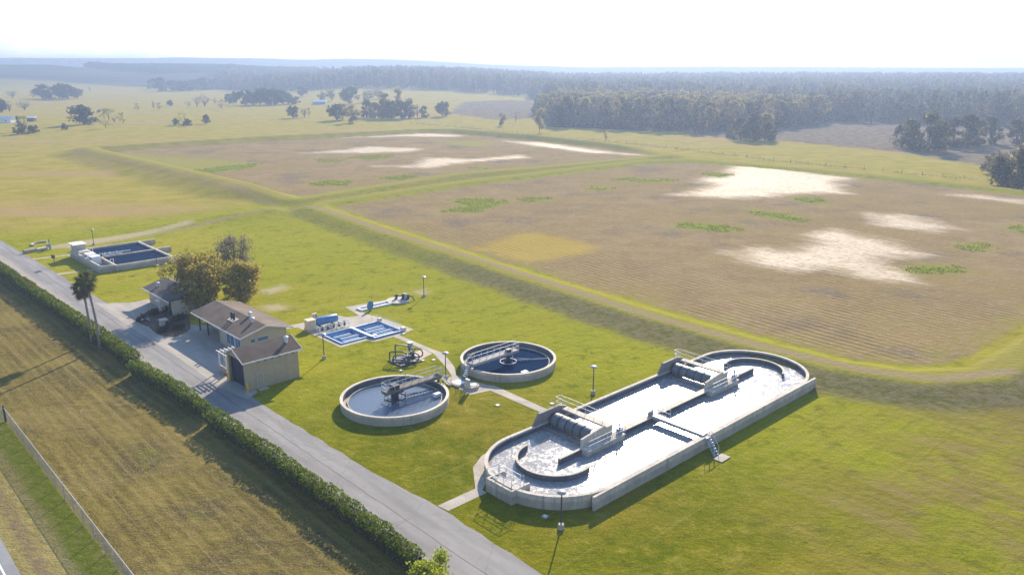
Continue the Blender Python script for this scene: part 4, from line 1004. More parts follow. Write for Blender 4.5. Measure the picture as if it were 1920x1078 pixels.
# ------------------------------------------------------------------ square dark tank
def contact_tank():
    a0, b0 = 8.0, 129.6
    t = plant('contact_tank', a0, b0, 'square concrete tank of black water in two cells with projecting end walls', 'treatment tank')
    # local x: away from road, y: along road.  cells between
    W, L = 11.3, 21.0; k = .35; zt = 1.25
    w = MB(); w.box(.0, 15.2, 0, k, 0, zt); w.box(0, 15.2, L - k, L, 0, zt); w.box(0, k, k, L - k, 0, zt); w.box(W, W + k, k, L - k, 0, zt); w.box(W + k, 15.0, L/2 - .2, L/2 + .2, 0, zt)
    w.build('outer_wall', concrete, t)
    d = MB(); d.box(k, W, L/2 - .18, L/2 + .18, 0, zt - .1); d.build('divider_wall', concrete, t)
    p = MB()
    for x in (1.2, 2.2, 3.6): p.tube([(x, L/2, zt - .1), (x, L/2, zt + .7)], .12, 8)
    p.tube([(.8, L/2 + .3, zt + .4), (6.5, L/2 + .3, zt + .35)], .12, 8); p.tube([(.8, L/2 - .5, zt + .2), (4.6, L/2 - .5, zt + .2)], .12, 8); p.build('pipework', rail_m, t)
    for y in (3.2, 10.0, 16.8):
        h = MB(); h.tube([(-.1, y - .5, zt), (-.1, y - .5, zt + .8), (.5, y - .5, zt + .8), (.5, y - .5, zt)], .09, 6); h.build('pipe_hoop', white_paint, t)
    f = MB()
    f.box(-3.0, -2.7, .4, 20.5, 0, 1.6); f.box(-2.7, 0, .4, .7, 0, 1.35); f.box(-2.7, 0, 20.2, 20.5, 0, 1.6)
    f.build('front_channel_wall', concrete_wall, t)
    fl = MB(); fl.box(-2.7, 0, .7, 20.2, 0, .5); fl.build('channel_floor', mat('grey_floor', (.22, .22, .23), .7, .2, 1), t)
    hs = MB(); hs.box(-2.7, -.6, 17.0, 20.2, .5, 3.0); hs.box(-2.7, -.9, 14.8, 17.0, .5, 1.9); hs.build('headworks_box', concrete_wall, t)
    MB().box(-3.1, -.4, 16.8, 20.4, 3.003, 3.12).build('headworks_slab', white_paint, t)
    for y in (7.0, 10.2):
        s = MB()
        s.box(-2.4, -.6, y, y + .15, .5, 2.1); s.box(-2.4, -.6, y + 2.0, y + 2.15, .5, 2.1); s.box(-2.4, -.6, y + .15, y + 2.0, 1.95, 2.1); s.box(-2.45, -2.3, y + .15, y + 2.0, .5, .75)
        s.build('screen_frame', white_paint, t)
        MB().box(-1.8, -1.2, y + .4, y + 1.7, .5, 1.5).build('screen_drum', dark_steel, t)
    wt = MB(); wt.add([(k - .1, k - .1, .85), (W + .1, k - .1, .85), (W + .1, L - k + .1, .85), (k - .1, L - k + .1, .85)], [(0, 1, 2, 3)])
    o = wt.build('water', w_dark, None, False, (*XY(a0, b0), 0), TH); o['kind'] = 'structure'
contact_tank()
x, y = G(103, 500)
t = empty('post_sign', (x, y, 0), TH + 1.9, 'small brown notice board on a post in the grass by the road', 'sign')
MB().box(-.04, .04, -.04, .04, 0, 2.2).build('post', bark_m, t); MB().box(-.6, .6, .045, .09, 1.75, 2.5).build('board', mat('brown_board', (.11, .08, .05)), t)
x, y = G(66, 473)
t = empty('headwall', (x, y, 0), TH, 'pair of pale concrete drain headwalls lying near the road edge', 'headwall')
m = MB(); m.tube([(-2.2, 0, .35), (.2, .9, .35)], .5, 12); m.build('pipe_section', concrete, t); m = MB(); m.prism([(.8, .6), (2.8, 1.2), (2.6, 2.4), (.6, 1.8)], 0, .5); m.build('slab', concrete, t)
x, y = G(95, 468)
t = empty('hydrant_post', (x, y, 0), TH, 'grey valve post with a small box near the road edge', 'valve post')
MB().cyl(0, 0, 0, 1.5, .22, 10).build('post', steel, t); MB().box(-.7, -.2, -.35, .35, .6, 1.4).build('box_body', steel, t); MB().cyl(.1, .9, 0, 2.2, .08, 6).build('stem', dark_steel, t)
x, y = G(82, 458)
t = empty('concrete_rubble', (x, y, 0), TH, 'pale curved concrete kerb pieces beside the sandy track', 'kerb piece')
MB().lathe([(2.2, 0), (2.6, 0), (2.6, .35), (2.2, .35)], 16, (0, 0), 60, 200, True).build('curved_kerb', concrete, t)

# ------------------------------------------------------------------ chain-link fences
def mesh_m():
    t = NT('chain_link'); c = t.coord()
    sp = t.n('ShaderNodeSeparateXYZ'); t.put(sp.inputs[0], c)
    u = t.math('ADD', sp.outputs[1], sp.outputs[2]); v = t.math('SUBTRACT', sp.outputs[1], sp.outputs[2])
    def line(q): return t.math('LESS_THAN', t.math('ABSOLUTE', t.math('SUBTRACT', t.math('FRACT', t.math('MULTIPLY', q, 9.0)), .5)), .12)
    m = t.math('MAXIMUM', line(u), line(v))
    tr = t.n('ShaderNodeBsdfTransparent'); b = t.bsdf((.42, .43, .45), .5, .4, .4)
    mx = t.n('ShaderNodeMixShader'); t.put(mx.inputs[0], m); t.t.links.new(tr.outputs[0], mx.inputs[1]); t.t.links.new(b, mx.inputs[2])
    return t.done(mx.outputs[0])
link_m = mesh_m()
def fence():
    a = -25.1
    t = plant('chain_link_fence', a, 63.5, 'grey chain-link fence along the roadside verge', 'fence')
    L = 110.0
    m = MB(); m.tube([(0, 0, 1.78), (0, -L, 1.78)], .022, 6); m.build('top_rail', rail_m, t)
    MB().add([(.03, 0, .05), (.03, -L, .05), (.03, -L, 1.76), (.03, 0, 1.76)], [(0, 1, 2, 3)]).build('link_panel', link_m, t)
    me = MB().tube([(0, 0, 0), (0, 0, 1.8)], .04, 6)
    p0 = None
    for k in range(1, 38):
        if p0 is None: o = p0 = me.build('post', steel, t)
        else: o = p0.copy(); COL.objects.link(o); o.parent = t
        o.location = (0, -k*3.0, 0)
    m = MB(); m.tube([(0, 0, 0), (0, 0, 1.95), (0, 0, 2.05)], [.12, .12, .03], 10); m.build('corner_post', dark_steel, t)
    m = MB(); m.tube([(0, 0, 1.78), (-14, 4, 1.78)], .03, 6); m.build('return_rail', rail_m, t)
    MB().add([(0, .02, .05), (-14, 4.02, .05), (-14, 4.02, 1.76), (0, .02, 1.76)], [(0, 1, 2, 3)]).build('return_panel', link_m, t)
fence()
def far_fence():
    pts = [(770, 231), (880, 241), (1000, 256), (1140, 266), (1290, 282), (1450, 302), (1620, 318), (1850, 340), (2100, 370)]
    W = [Vector((*at(*p)[:3],)) for p in pts]
    t = empty('pasture_fence', W[0], 0, 'wire pasture fence with scrubby growth running beyond the far pond bank', 'fence')
    rel = [w - W[0] for w in W]
    w = MB()
    for z in (.5, .95, 1.35): w.tube([r + Vector((0, 0, z)) for r in rel], .02, 4)
    w.build('wire', steel, t)
    me = MB().tube([(0, 0, 0), (0, 0, 1.5)], .07, 5); p0 = None
    for p, q in zip(rel[:-1], rel[1:]):
        n = max(1, int((q - p).length/7))
        for i in range(n):
            if p0 is None: o = p0 = me.build('post', bark_m, t)
            else: o = p0.copy(); COL.objects.link(o); o.parent = t
            o.location = p.lerp(q, i/n)
    # scrub along the wire
    P, S = [], []
    for p, q in zip(rel[:-1], rel[1:]):
        n = int((q - p).length*3)
        f = rng.random(n); f = f[vnoise(f*(q - p).length, f*0 + p.x, 9, 8) > .3]
        for u in f:
            c = p.lerp(q, float(u)); P.append((c.x + rng.normal(0, .5), c.y + rng.normal(0, .5), c.z + abs(rng.normal(0, .22)))); S.append(.3)
    leaf_mesh('scrub', np.array(P), np.array(S), make_leaf('scrub_leaves', (.14, .13, .06), (.20, .18, .09), (.26, .22, .12), .4), t)

# ------------------------------------------------------------------ foliage
def leaf_arrays(P, S, flat=.0):
    n = len(P)
    d = rng.normal(size=(n, 3)); d[:, 2] *= (1 - flat); d /= np.linalg.norm(d, axis=1)[:, None]
    e = rng.normal(size=(n, 3)); e -= d*(e*d).sum(1)[:, None]; e /= np.linalg.norm(e, axis=1)[:, None]
    d = d*S[:, None]; e = e*(S*.62)[:, None]
    V = np.stack([P - d, P - e*.9 + d*.1, P + d, P + e*.9 + d*.1], 1).reshape(-1, 3)
    return V
def leaf_data(name, P, S, m, flat=0.0):
    V = leaf_arrays(np.asarray(P, float), np.asarray(S, float), flat)
    n = len(P); me = bpy.data.meshes.new(name)
    me.vertices.add(4*n); me.vertices.foreach_set('co', V.ravel().astype(np.float32))
    me.loops.add(4*n); me.loops.foreach_set('vertex_index', np.arange(4*n, dtype=np.int32))
    me.polygons.add(n); me.polygons.foreach_set('loop_start', np.arange(0, 4*n, 4, dtype=np.int32))
    me.update(calc_edges=True); me.materials.append(m)
    return me
def leaf_mesh(name, P, S, m, parent=None, flat=0.0):
    o = bpy.data.objects.new(name, leaf_data(name, P, S, m, flat)); COL.objects.link(o)
    if parent: o.parent = parent
    return o
far_fence()

def tree_meshes(kind, seed, h=10.0, w=8.0, n=900, leaf=.42, m=None, bark=None, base=.25, clusters=18):
    """trunk with limbs plus a crown of leaf clumps; returns two meshes"""
    g = np.random.default_rng(seed)
    C = []
    for i in range(clusters):
        for _ in range(50):
            p = g.uniform(-1, 1, 3)
            if kind == 'pine':
                z = g.random(); rr = (1 - z)**.7*.9 + .12; p = np.array([g.normal(0, .35)*rr, g.normal(0, .35)*rr, z*2 - 1]); break
            if kind == 'thick':
                z = g.uniform(-1, 1); rr = (math.sqrt(max(0, 1 - max(z, 0)**2)))*math.sqrt(g.random())*1.02; q = g.uniform(0, 6.283); p = np.array([rr*math.cos(q), rr*math.sin(q), z]); break
            if kind == 'column':
                p = np.array([g.normal(0, .3), g.normal(0, .3), g.uniform(-1, .95)]); break
            if np.linalg.norm(p*np.array([1, 1, .9])) < 1: break
        C.append(p)
    C = np.array(C)
    zc0, zr = h*(base + 1)/2, h*(1 - base)/2
    Cw = np.stack([C[:, 0]*w*.40, C[:, 1]*w*.40, zc0 + C[:, 2]*zr*.84], 1)
    rad = g.uniform(.55, 1.15, clusters)*w*.17
    if kind == 'pine': rad *= np.clip(1.25 - (C[:, 2] + 1)/2*.8, .4, 1.3)*.8
    k = g.integers(0, clusters, n)
    u = g.normal(size=(n, 3)); u /= np.linalg.norm(u, axis=1)[:, None]
    r = rad[k]*g.random(n)**.45
    P = Cw[k] + u*r[:, None]*np.array([1, 1, .8])
    if kind == 'bare' or kind == 'airy': P = P + g.normal(0, w*.05, P.shape)
    P[:, 2] = np.maximum(P[:, 2], h*base*.55 + .05)
    S = leaf*g.uniform(.6, 1.3, n)
    crown = leaf_data('crown', P, S, m)
    tb = MB(); r0 = max(.10, h*(.013 if kind == 'airy' else .026))
    lean = g.normal(0, .02, 2)*h
    tb.tube([(0, 0, -.4), (lean[0]*.3, lean[1]*.3, h*base*.8), (lean[0], lean[1], h*.62), (lean[0], lean[1], h*(.95 if kind == 'pine' else .8))], [r0*1.25, r0, r0*.55, r0*.15], 7)
    for i in range(min(clusters, 4 if kind == 'airy' else 12)):
        z = h*base*g.uniform(.7, 1.1) if kind != 'pine' else Cw[i, 2] - .3
        tb.tube([(lean[0]*.4, lean[1]*.4, z), (Cw[i, 0]*.5, Cw[i, 1]*.5, z*.45 + Cw[i, 2]*.55), tuple(Cw[i])], [r0*.5, r0*.3, r0*.08], 5)
    if kind == 'bare':
        for i in range(clusters):
            for _ in range(3):
                e = Cw[i] + g.normal(0, w*.13, 3); tb.tube([tuple(Cw[i]), tuple(e)], [r0*.14, r0*.05], 3)
    trunk = bpy.data.meshes.new('trunk'); trunk.from_pydata(tb.v, [], tb.f); trunk.update(); trunk.materials.append(bark or bark_m)
    return trunk, crown
VAR = {}
def variants(kind):
    if kind in VAR: return VAR[kind]
    K = {'oak': ('oak', 10, 11, 1500, .50, leaf_oak, .03, 30), 'light': ('airy', 10, 6.5, 520, .34, leaf_light, .05, 10), 'thick': ('thick', 10, 9, 1500, .50, leaf_mixed2, .0, 34), 'thickgold': ('thick', 10, 8, 1300, .46, leaf_gold2, .0, 30), 'bare': ('bare', 10, 8, 420, .26, leaf_bare, .12, 16),
         'bush': ('thick', 10, 13, 1500, .60, leaf_mixed2, .0, 30), 'gold': ('airy', 10, 7, 1000, .42, leaf_gold2, .05, 20), 'mixed': ('oak', 10, 8, 1200, .46, leaf_mixed, .03, 26),
         'pine': ('pine', 10, 4.6, 560, .42, leaf_pine, .16, 20), 'lightbush': ('bush', 10, 12, 500, .5, leaf_light, .03, 14), 'dry': ('bush', 10, 12, 420, .5, leaf_dry, .02, 12)}[kind]
    kd, h, w, n, lf, m, base, cl = K
    VAR[kind] = [(tree_meshes(kd, 100 + 7*i + sum(map(ord, kind)), h, w, n, lf, m, None, base, cl), h, w) for i in range(4)]
    return VAR[kind]
def put_tree(name, x, y, z, h, w, kind, label, cat='tree', group=None):
    (tr, cr), h0, w0 = random.choice(variants(kind))
    e = empty(name, (x, y, z), random.uniform(0, 6.28), label, cat, group)
    e.scale = (w/w0, w/w0, h/h0)
    for nm, me in (('trunk', tr), ('crown', cr)):
        o = bpy.data.objects.new(nm, me); COL.objects.link(o); o.parent = e
    return e
def ptree(name, px, by, ty, wpx, kind, label, cat='tree', group=None):
    x, y, z, t = at(px, by)
    s = t/FPX
    return put_tree(name, x, y, z, (by - ty)*s*1.02, wpx*s*1.22, kind, label, cat, group)
GT = 'scattered trees in the far pastures'
for row in [
    (24, 184, 168, 22, 'bare', 'bare grey tree standing alone in the pasture at the far left edge'),
    (63, 184, 172, 12, 'bare', 'small bare tree touching the left side of the paired dark oaks'),
    (80, 186, 159, 30, 'oak', 'dark round oak, left one of the oak group in the far left pasture'),
    (93, 187, 175, 22, 'bush', 'low dark bush between the oaks of the far left group'),
    (112, 186, 156, 28, 'oak', 'tallest dark oak of the far left pasture group'),
    (127, 187, 159, 30, 'oak', 'broad dark oak in the middle of the far left pasture group'),
    (145, 185, 166, 22, 'oak', 'small oak at the right end of the far left pasture group'),
    (169, 172, 163, 6, 'bare', 'tiny lone bare tree on the pale far pasture'),
    (4, 212, 184, 22, 'oak', 'dark tree cut by the left edge of the picture above the white shed'),
    (18, 210, 191, 16, 'bare', 'thin grey tree beside the dark tree at the left edge'),
    (46, 207, 189, 26, 'bare', 'wide grey leafless tree left of the big lone oak'),
    (47, 247, 206, 14, 'light', 'tall pale yellow-green tree rising from dark bushes at the left'),
    (35, 234, 217, 9, 'oak', 'slim dark tree beside the tall pale tree at the left'),
    (42, 252, 233, 26, 'bush', 'dark bush at the foot of the tall pale tree'),
    (63, 250, 234, 20, 'bush', 'dark round bush right of the tall pale tree'),
    (157, 234, 196, 50, 'oak', 'big lone dark oak with a thick trunk in the left pasture'),
    (122, 244, 231, 10, 'bush', 'small dark bush left of the big lone oak shadow'),
    (198, 241, 211, 16, 'light', 'pale yellow-green tree just right of the big lone oak'),
    (204, 226, 196, 24, 'light', 'taller pale tree behind the yellow-green tree near the big oak'),
    (186, 212, 206, 8, 'bush', 'tiny dark bush behind the big lone oak'),
    (231, 232, 207, 15, 'light', 'thin pale tree at the right end of the row by the big oak'),
    (215, 230, 217, 10, 'bare', 'small grey shrub between two pale trees'),
    (258, 208, 193, 11, 'light', 'faint pale sapling at the left of the sapling row'),
    (288, 206, 187, 6, 'bare', 'very thin bare sapling in the sapling row'),
    (299, 207, 192, 12, 'light', 'faint pale sapling near the lollipop shaped tree'),
    (319, 200, 188, 11, 'oak', 'small lollipop shaped dark tree in the pasture'),
    (330, 236, 223, 15, 'bush', 'round dark bush left of the pale tree by the field line'),
    (347, 233, 208, 20, 'light', 'pale tree standing between two dark bushes on the field line'),
    (352, 236, 224, 18, 'bush', 'dark bush at the foot of the pale tree on the field line'),
    (387, 233, 216, 14, 'bush', 'lone dark bush right of the pale tree on the field line'),
    (353, 202, 187, 11, 'light', 'small pale tree left of the thin bare grove'),
    (369, 201, 179, 16, 'bare', 'left tree of the thin bare grove'),
    (384, 201, 177, 18, 'bare', 'right tree of the thin bare grove'),
    (403, 195, 183, 9, 'bare', 'tiny bare tree right of the thin bare grove'),
    (416, 205, 183, 13, 'light', 'slim pale tree before the dark oak grove'),
    (551, 196, 181, 22, 'bush', 'rounded dark bush tree right of the dark oak grove'),
    (567, 182, 163, 19, 'oak', 'dark tree behind the right end of the oak grove'),
    (550, 222, 198, 19, 'oak', 'dark square-crowned tree standing below the oak grove'),
    (571, 221, 200, 14, 'bare', 'greyish tree next to the square-crowned dark tree'),
    (580, 219, 201, 9, 'light', 'thin pale sapling right of the greyish tree'),
    (632, 226, 194, 36, 'oak', 'dark spreading oak left of the pale willow'),
    (661, 231, 196, 28, 'gold', 'pale gold willow with a dark base before the tree clump'),
    (830, 219, 190, 27, 'oak', 'lone dark round oak right of the dense tree clump'),
    (605, 190, 172, 18, 'gold', 'pale tree above the small white roofed house'),
    (622, 190, 168, 18, 'gold', 'tall pale tree right of the small white roofed house'),
    (655, 196, 162, 34, 'oak', 'wide dark oak behind the pale willow'),
    (690, 192, 168, 20, 'gold', 'pale tree standing above the left of the dense clump'),
    (710, 186, 168, 20, 'gold', 'pale tree standing above the middle of the dense clump'),
    (941, 237, 213, 13, 'gold', 'thin pale lone tree in the meadow left of the woods'),
    (967, 232, 204, 6, 'bare', 'very thin bare pole-like tree in the meadow'),
    (1012, 250, 200, 22, 'gold', 'tall pale golden tree with a dark foot beside the wood corner'),
    (1136, 265, 246, 9, 'bare', 'small bare tree in the meadow in front of the wood'),
    (516, 167, 150, 22, 'light', 'pale tree on the rise behind the oak grove'),
]:
    ptree({'bush': 'bush'}.get(row[4], 'tree'), *row, cat='bush' if row[4] == 'bush' else 'tree', group=GT)
GG = 'dark oaks of the pasture grove'
for px, by, ty, w in ((430, 196, 176, 17), (443, 195, 171, 17), (459, 198, 168, 24), (474, 197, 170, 26), (488, 198, 166, 28), (500, 197, 165, 34), (516, 197, 166, 28), (531, 197, 170, 22), (541, 195, 173, 16)):
    ptree('oak_tree', px, by, ty, w, 'oak', 'dark oak in the dense grove around the pasture house', 'tree', GG)
GC = 'trees of the dense clump beyond the ponds'
for px, by, ty, w, k in ((688, 221, 188, 20, 'thick'), (703, 222, 193, 22, 'thick'), (720, 223, 187, 26, 'thick'), (735, 223, 190, 26, 'thick'), (752, 223, 190, 24, 'thick'), (768, 222, 186, 22, 'thick'), (783, 221, 196, 20, 'bare'), (796, 221, 200, 16, 'thick'), (722, 214, 176, 30, 'thickgold'), (748, 212, 168, 24, 'thickgold')):
    ptree('tree', px, by, ty, w, k, 'dark tree in the dense clump standing beyond the ponds' if k != 'thickgold' else 'pale topped tree rising at the back of the dense clump', 'tree', GC)
GD = 'pale blue far trees at the foot of the distant ridge'
for px, by, ty, w in ((288, 167, 148, 20), (302, 172, 146, 24), (325, 170, 152, 26), (343, 171, 152, 30), (362, 168, 150, 28), (385, 169, 147, 34), (408, 166, 148, 26), (432, 168, 150, 28), (450, 165, 147, 24), (470, 164, 146, 24)):
    ptree('tree', px, by, ty, w, 'thick', 'hazy blue tree in the line at the foot of the distant ridge', 'tree', GD)
GR = 'trees of the thicket on the right meadow'
for px, by, ty, w, k in ((1372, 258, 236, 26, 'thick'), (1388, 262, 220, 34, 'thick'), (1412, 264, 214, 36, 'thick'), (1434, 263, 213, 26, 'thickgold'), (1440, 264, 232, 28, 'thick')):
    ptree('tree', px, by, ty, w, k, 'tree of the lone thicket standing before the long wood edge' if k != 'thickgold' else 'yellow topped tree at the right of the lone thicket', 'tree', GR)
GS = 'trees of the copse near the right edge'
for px, by, ty, w, k in ((1690, 276, 234, 34, 'thick'), (1708, 280, 224, 38, 'thick'), (1738, 284, 213, 44, 'thick'), (1760, 284, 228, 34, 'thick'), (1786, 276, 222, 40, 'thick'), (1812, 276, 216, 44, 'thick'), (1830, 272, 224, 30, 'thick'), (1856, 270, 218, 36, 'thick'), (1905, 271, 224, 36, 'thick'), (1940, 275, 226, 40, 'thick')):
    ptree('tree', px, by, ty, w, k, 'tree of the grey-green copse in the rough field at the right', 'tree', GS)
for px, by, ty, w, k, lab in ((1857, 326, 290, 34, 'thickgold', 'pale yellow-green shrub at the left of the big bush at the right edge'), (1882, 345, 284, 66, 'bush', 'large dark bush at the right edge above the pond bank, left crown'),
                        (1915, 352, 278, 70, 'bush', 'large dark bush cut by the right edge of the picture'), (1945, 350, 272, 60, 'thick', 'dark tree behind the large bush at the right edge')):
    ptree('bush' if k == 'bush' else 'tree', px, by, ty, w, k, lab, 'bush' if k == 'bush' else 'tree', 'bushes at the right edge')
GE = 'trees along the near edge of the wood'
random.seed(21)
for px in np.arange(1032, 1500, 9.5):
    by = np.interp(px, [1025, 1200, 1300, 1430, 1500], [236, 243, 248, 247, 236]); ty = np.interp(px, [1025, 1100, 1300, 1500], [196, 186, 198, 202]) + random.uniform(-11, 8)
    k = random.choices(['thick', 'mixed', 'thickgold', 'bare'], [.5, .25, .17, .08])[0]
    ptree('tree', px + random.uniform(-3, 3), by - random.uniform(0, 4), ty, random.uniform(17, 26), k, 'tree in the front row of the long wood edge', 'tree', GE)
for px in np.arange(1470, 1925, 11.0):
    by = np.interp(px, [1470, 1600, 1920], [228, 231, 240]); ty = by - 42 + random.uniform(-6, 6)
    ptree('tree', px + random.uniform(-3, 3), by - random.uniform(0, 3), ty, random.uniform(15, 22), random.choice(['thick', 'mixed', 'pine']), 'tree in the back wood edge behind the rough field', 'tree', 'trees of the back wood edge')

# the wood itself: one mass, instanced from a few trees
def forest(name, label, X, Y, kinds, smin, smax, seed, hscale=(1.0, 1.0)):
    cl = bpy.data.collections.new(name + '_sources')
    for k in kinds:
        for (tr, cr), h0, w0 in variants(k)[:3]:
            me = bpy.data.meshes.new('woodland_tree')
            nv = len(cr.vertices); co = np.empty(nv*3, np.float32); cr.vertices.foreach_get('co', co)
            tv = len(tr.vertices); tc = np.empty(tv*3, np.float32); tr.vertices.foreach_get('co', tc)
            sc = np.array([1.0, 1.0, hscale[1]])
            vs = [tuple(p) for p in np.concatenate([co.reshape(-1, 3), tc.reshape(-1, 3)])*sc]
            fs = [tuple(p.vertices) for p in cr.polygons] + [tuple(i + nv for i in p.vertices) for p in tr.polygons]
            me.from_pydata(vs, [], fs); me.materials.append(cr.materials[0]); me.materials.append(bark_m)
            mi = np.zeros(len(fs), np.int32); mi[len(cr.polygons):] = 1; me.polygons.foreach_set('material_index', mi)
            o = bpy.data.objects.new('woodland_tree', me); cl.objects.link(o)
    me = bpy.data.meshes.new(name); Z = height(X, Y)
    me.vertices.add(len(X)); me.vertices.foreach_set('co', np.stack([X, Y, Z - .3], -1).ravel().astype(np.float32)); me.update()
    o = bpy.data.objects.new(name, me); COL.objects.link(o); tag(o, label, 'forest', None, 'stuff')
    ng = bpy.data.node_groups.new(name, 'GeometryNodeTree')
    ng.interface.new_socket('Geometry', in_out='INPUT', socket_type='NodeSocketGeometry'); ng.interface.new_socket('Geometry', in_out='OUTPUT', socket_type='NodeSocketGeometry')
    N = ng.nodes; gi = N.new('NodeGroupInput'); go = N.new('NodeGroupOutput'); ip = N.new('GeometryNodeInstanceOnPoints'); ci = N.new('GeometryNodeCollectionInfo')
    ci.inputs['Collection'].default_value = cl; ci.inputs['Separate Children'].default_value = True; ci.inputs['Reset Children'].default_value = True
    rr = N.new('FunctionNodeRandomValue'); rr.data_type = 'FLOAT_VECTOR'; rr.inputs[0].default_value = (0, 0, 0); rr.inputs[1].default_value = (0, 0, 6.28)
    rs = N.new('FunctionNodeRandomValue'); rs.data_type = 'FLOAT'; rs.inputs[2].default_value = smin; rs.inputs[3].default_value = smax; rs.inputs['Seed'].default_value = seed
    ip.inputs['Pick Instance'].default_value = True
    L = ng.links.new
    L(gi.outputs[0], ip.inputs['Points']); L(ci.outputs[0], ip.inputs['Instance']); L(rr.outputs[0], ip.inputs['Rotation']); L(rs.outputs[1], ip.inputs['Scale']); L(ip.outputs[0], go.inputs[0])
    md = o.modifiers.new('scatter', 'NODES'); md.node_group = ng
    return o
def scatter(poly, n, seed):
    g = np.random.default_rng(seed); P = np.array(poly)
    X = g.uniform(P[:, 0].min(), P[:, 0].max(), n); Y = g.uniform(P[:, 1].min(), P[:, 1].max(), n)
    k = sd_poly(X, Y, poly) < 0
    return X[k], Y[k]
X, Y = scatter([(30, 585), (100, 568), (150, 535), (205, 560), (250, 640), (190, 780), (60, 800), (20, 690)], 2600, 11)
forest('mixed_wood', 'mixed autumn woodland behind the long wood edge', X, Y, ['thick', 'thickgold', 'mixed', 'thickgold', 'gold'], .95, 2.0, 3)
X, Y = scatter([(40, 790), (190, 770), (250, 650), (215, 620), (345, 590), (700, 560), (1500, 1100), (1500, 1750), (-100, 1750), (-560, 1560), (-430, 1280), (-240, 1150), (-90, 1090), (20, 1020)], 26000, 12)
forest('pine_wood', 'wide blue-green pine wood covering the rise to the horizon', X, Y, ['pine', 'pine', 'mixed'], 1.1, 2.1, 4, (1.0, 1.15))
g = np.random.default_rng(5)
X = g.uniform(-1080, -430, 5200); Y = g.uniform(1720, 2060, 5200); k = (sd_poly(X, Y, [(-1040, 1960), (-900, 1990), (-560, 1990), (-430, 1940), (-560, 1790), (-760, 1760)]) < 0) & (vnoise(X, Y, 60, 31) > .22)
forest('ridge_wood', 'hazy blue wood along the crest of the distant left ridge', X[k], Y[k], ['oak', 'pine'], 1.1, 1.7, 5)
X = g.uniform(-620, 100, 3800); Y = g.uniform(1480, 1780, 3800); k = (vnoise(X, Y, 130, 33) > .52) & (X > -700 + (Y - 1400)*.2) & (X/Y < -.16)
forest('valley_wood', 'pale hazy wood in the valley between the ridges', X[k], Y[k], ['oak', 'thick'], 1.0, 1.5, 6)
for px, w, ty in ((35, 15, 112), (100, 12, 113), (108, 8, 114), (122, 4, 114), (134, 10, 113), (150, 6, 113.5), (169, 4, 114), (184, 7, 114.5)):
    ptree('tree', px, 120.5, ty, w, 'oak', 'tiny far tree standing on the skyline of the left ridge', 'tree', 'skyline trees of the left ridge')

# ------------------------------------------------------------------ trees by the office
def big_tree(name, a, b, h, w, kind, m, seed, n, leaf, base, label, cl=26, multi=5):
    g = np.random.default_rng(seed)
    x, y = XY(a, b)
    t = empty(name, (x, y, 0), 0, label, 'tree', 'trees behind the office building')
    tr, cr = tree_meshes(kind, seed, h, w, n, leaf, m, None, base, cl)
    for nm, me in (('trunk', tr), ('crown', cr)):
        o = bpy.data.objects.new(nm, me); COL.objects.link(o); o.parent = t
    for k in range(multi):
        q = g.uniform(0, 6.28); mb = MB(); r = h*.011; e = w*.30
        P = [(.3*math.cos(q), .3*math.sin(q), -.2), (e*.4*math.cos(q), e*.4*math.sin(q), h*.35), (e*math.cos(q), e*math.sin(q), h*.75), (e*1.1*math.cos(q), e*1.1*math.sin(q), h*.93)]
        mb.tube(P, [r, r*.8, r*.45, r*.1], 6)
        for f in (.45, .6, .75):
            z = h*f; c = np.array([e*f*math.cos(q), e*f*math.sin(q), z]); d = c + g.normal(0, w*.12, 3) + np.array([0, 0, h*.1]); mb.tube([tuple(c), tuple(d)], [r*.4, r*.08], 4)
        mb.build('limb', bark_m, t, 'all')
big_tree('broad_tree', 9.6, 93.6, 9.9, 12.0, 'bush', leaf_gold, 41, 13000, .24, .03, 'largest olive-gold bushy tree between the outbuilding and the office', 60)
big_tree('broad_tree', 16.0, 88.8, 8.6, 8.4, 'bush', leaf_gold, 42, 8500, .22, .08, 'olive-gold many-stemmed tree at the right, beside the office roof', 44)
big_tree('bare_tree', 18.6, 97.2, 11.4, 7.6, 'bare', leaf_bare, 44, 5200, .16, .12, 'grey-brown thinly leafed tree rising behind the two golden trees', 36, 7)

def shrub(a, b, r, h, m, n, label, name='shrub', leaf=.16, group=None):
    x, y = XY(a, b); t = empty(name, (x, y, 0), 0, label, 'shrub', group)
    g = np.random.default_rng(int(a*13 + b*7) % 999)
    C = g.normal(0, .45, (9, 3)); C[:, 2] = g.uniform(.3, .8, 9)
    k = g.integers(0, 9, n); P = C[k]*np.array([r, r, h]) + g.normal(0, .22, (n, 3))*np.array([r, r, h]); P[:, 2] = np.clip(P[:, 2], .05, h*1.05)
    leaf_mesh('foliage', P, leaf*g.uniform(.6, 1.3, n), m, t)
    s = MB()
    for i in range(5): s.tube([(0, 0, 0), tuple(C[i]*np.array([r, r, h])*.9)], [.04, .012], 4)
    s.build('stem', bark_m, t)
for a, b, r, h, lab in ((2.8, 94.6, 1.0, 1.0, 'low brown shrub at the upper corner of the mulch bed'), (.1, 92.4, .7, .9, 'grey shrub at the road corner of the mulch bed'), (4.6, 88.4, 1.1, 1.1, 'dark low shrub in the middle of the mulch bed'),
                        (.6, 84.2, .9, .8, 'brown dry shrub on the road side of the electrical cabinet'), (3.0, 84.0, 1.0, .8, 'low dry shrub near the office end of the mulch bed'), (5.4, 93.2, 1.2, 1.3, 'dense shrub under the big tree by the outbuilding wall')):
    shrub(a, b, r, h, leaf_dry if 'dry' in lab or 'brown' in lab or 'grey' in lab else leaf_oak, 500, lab, group='shrubs in the mulch bed')

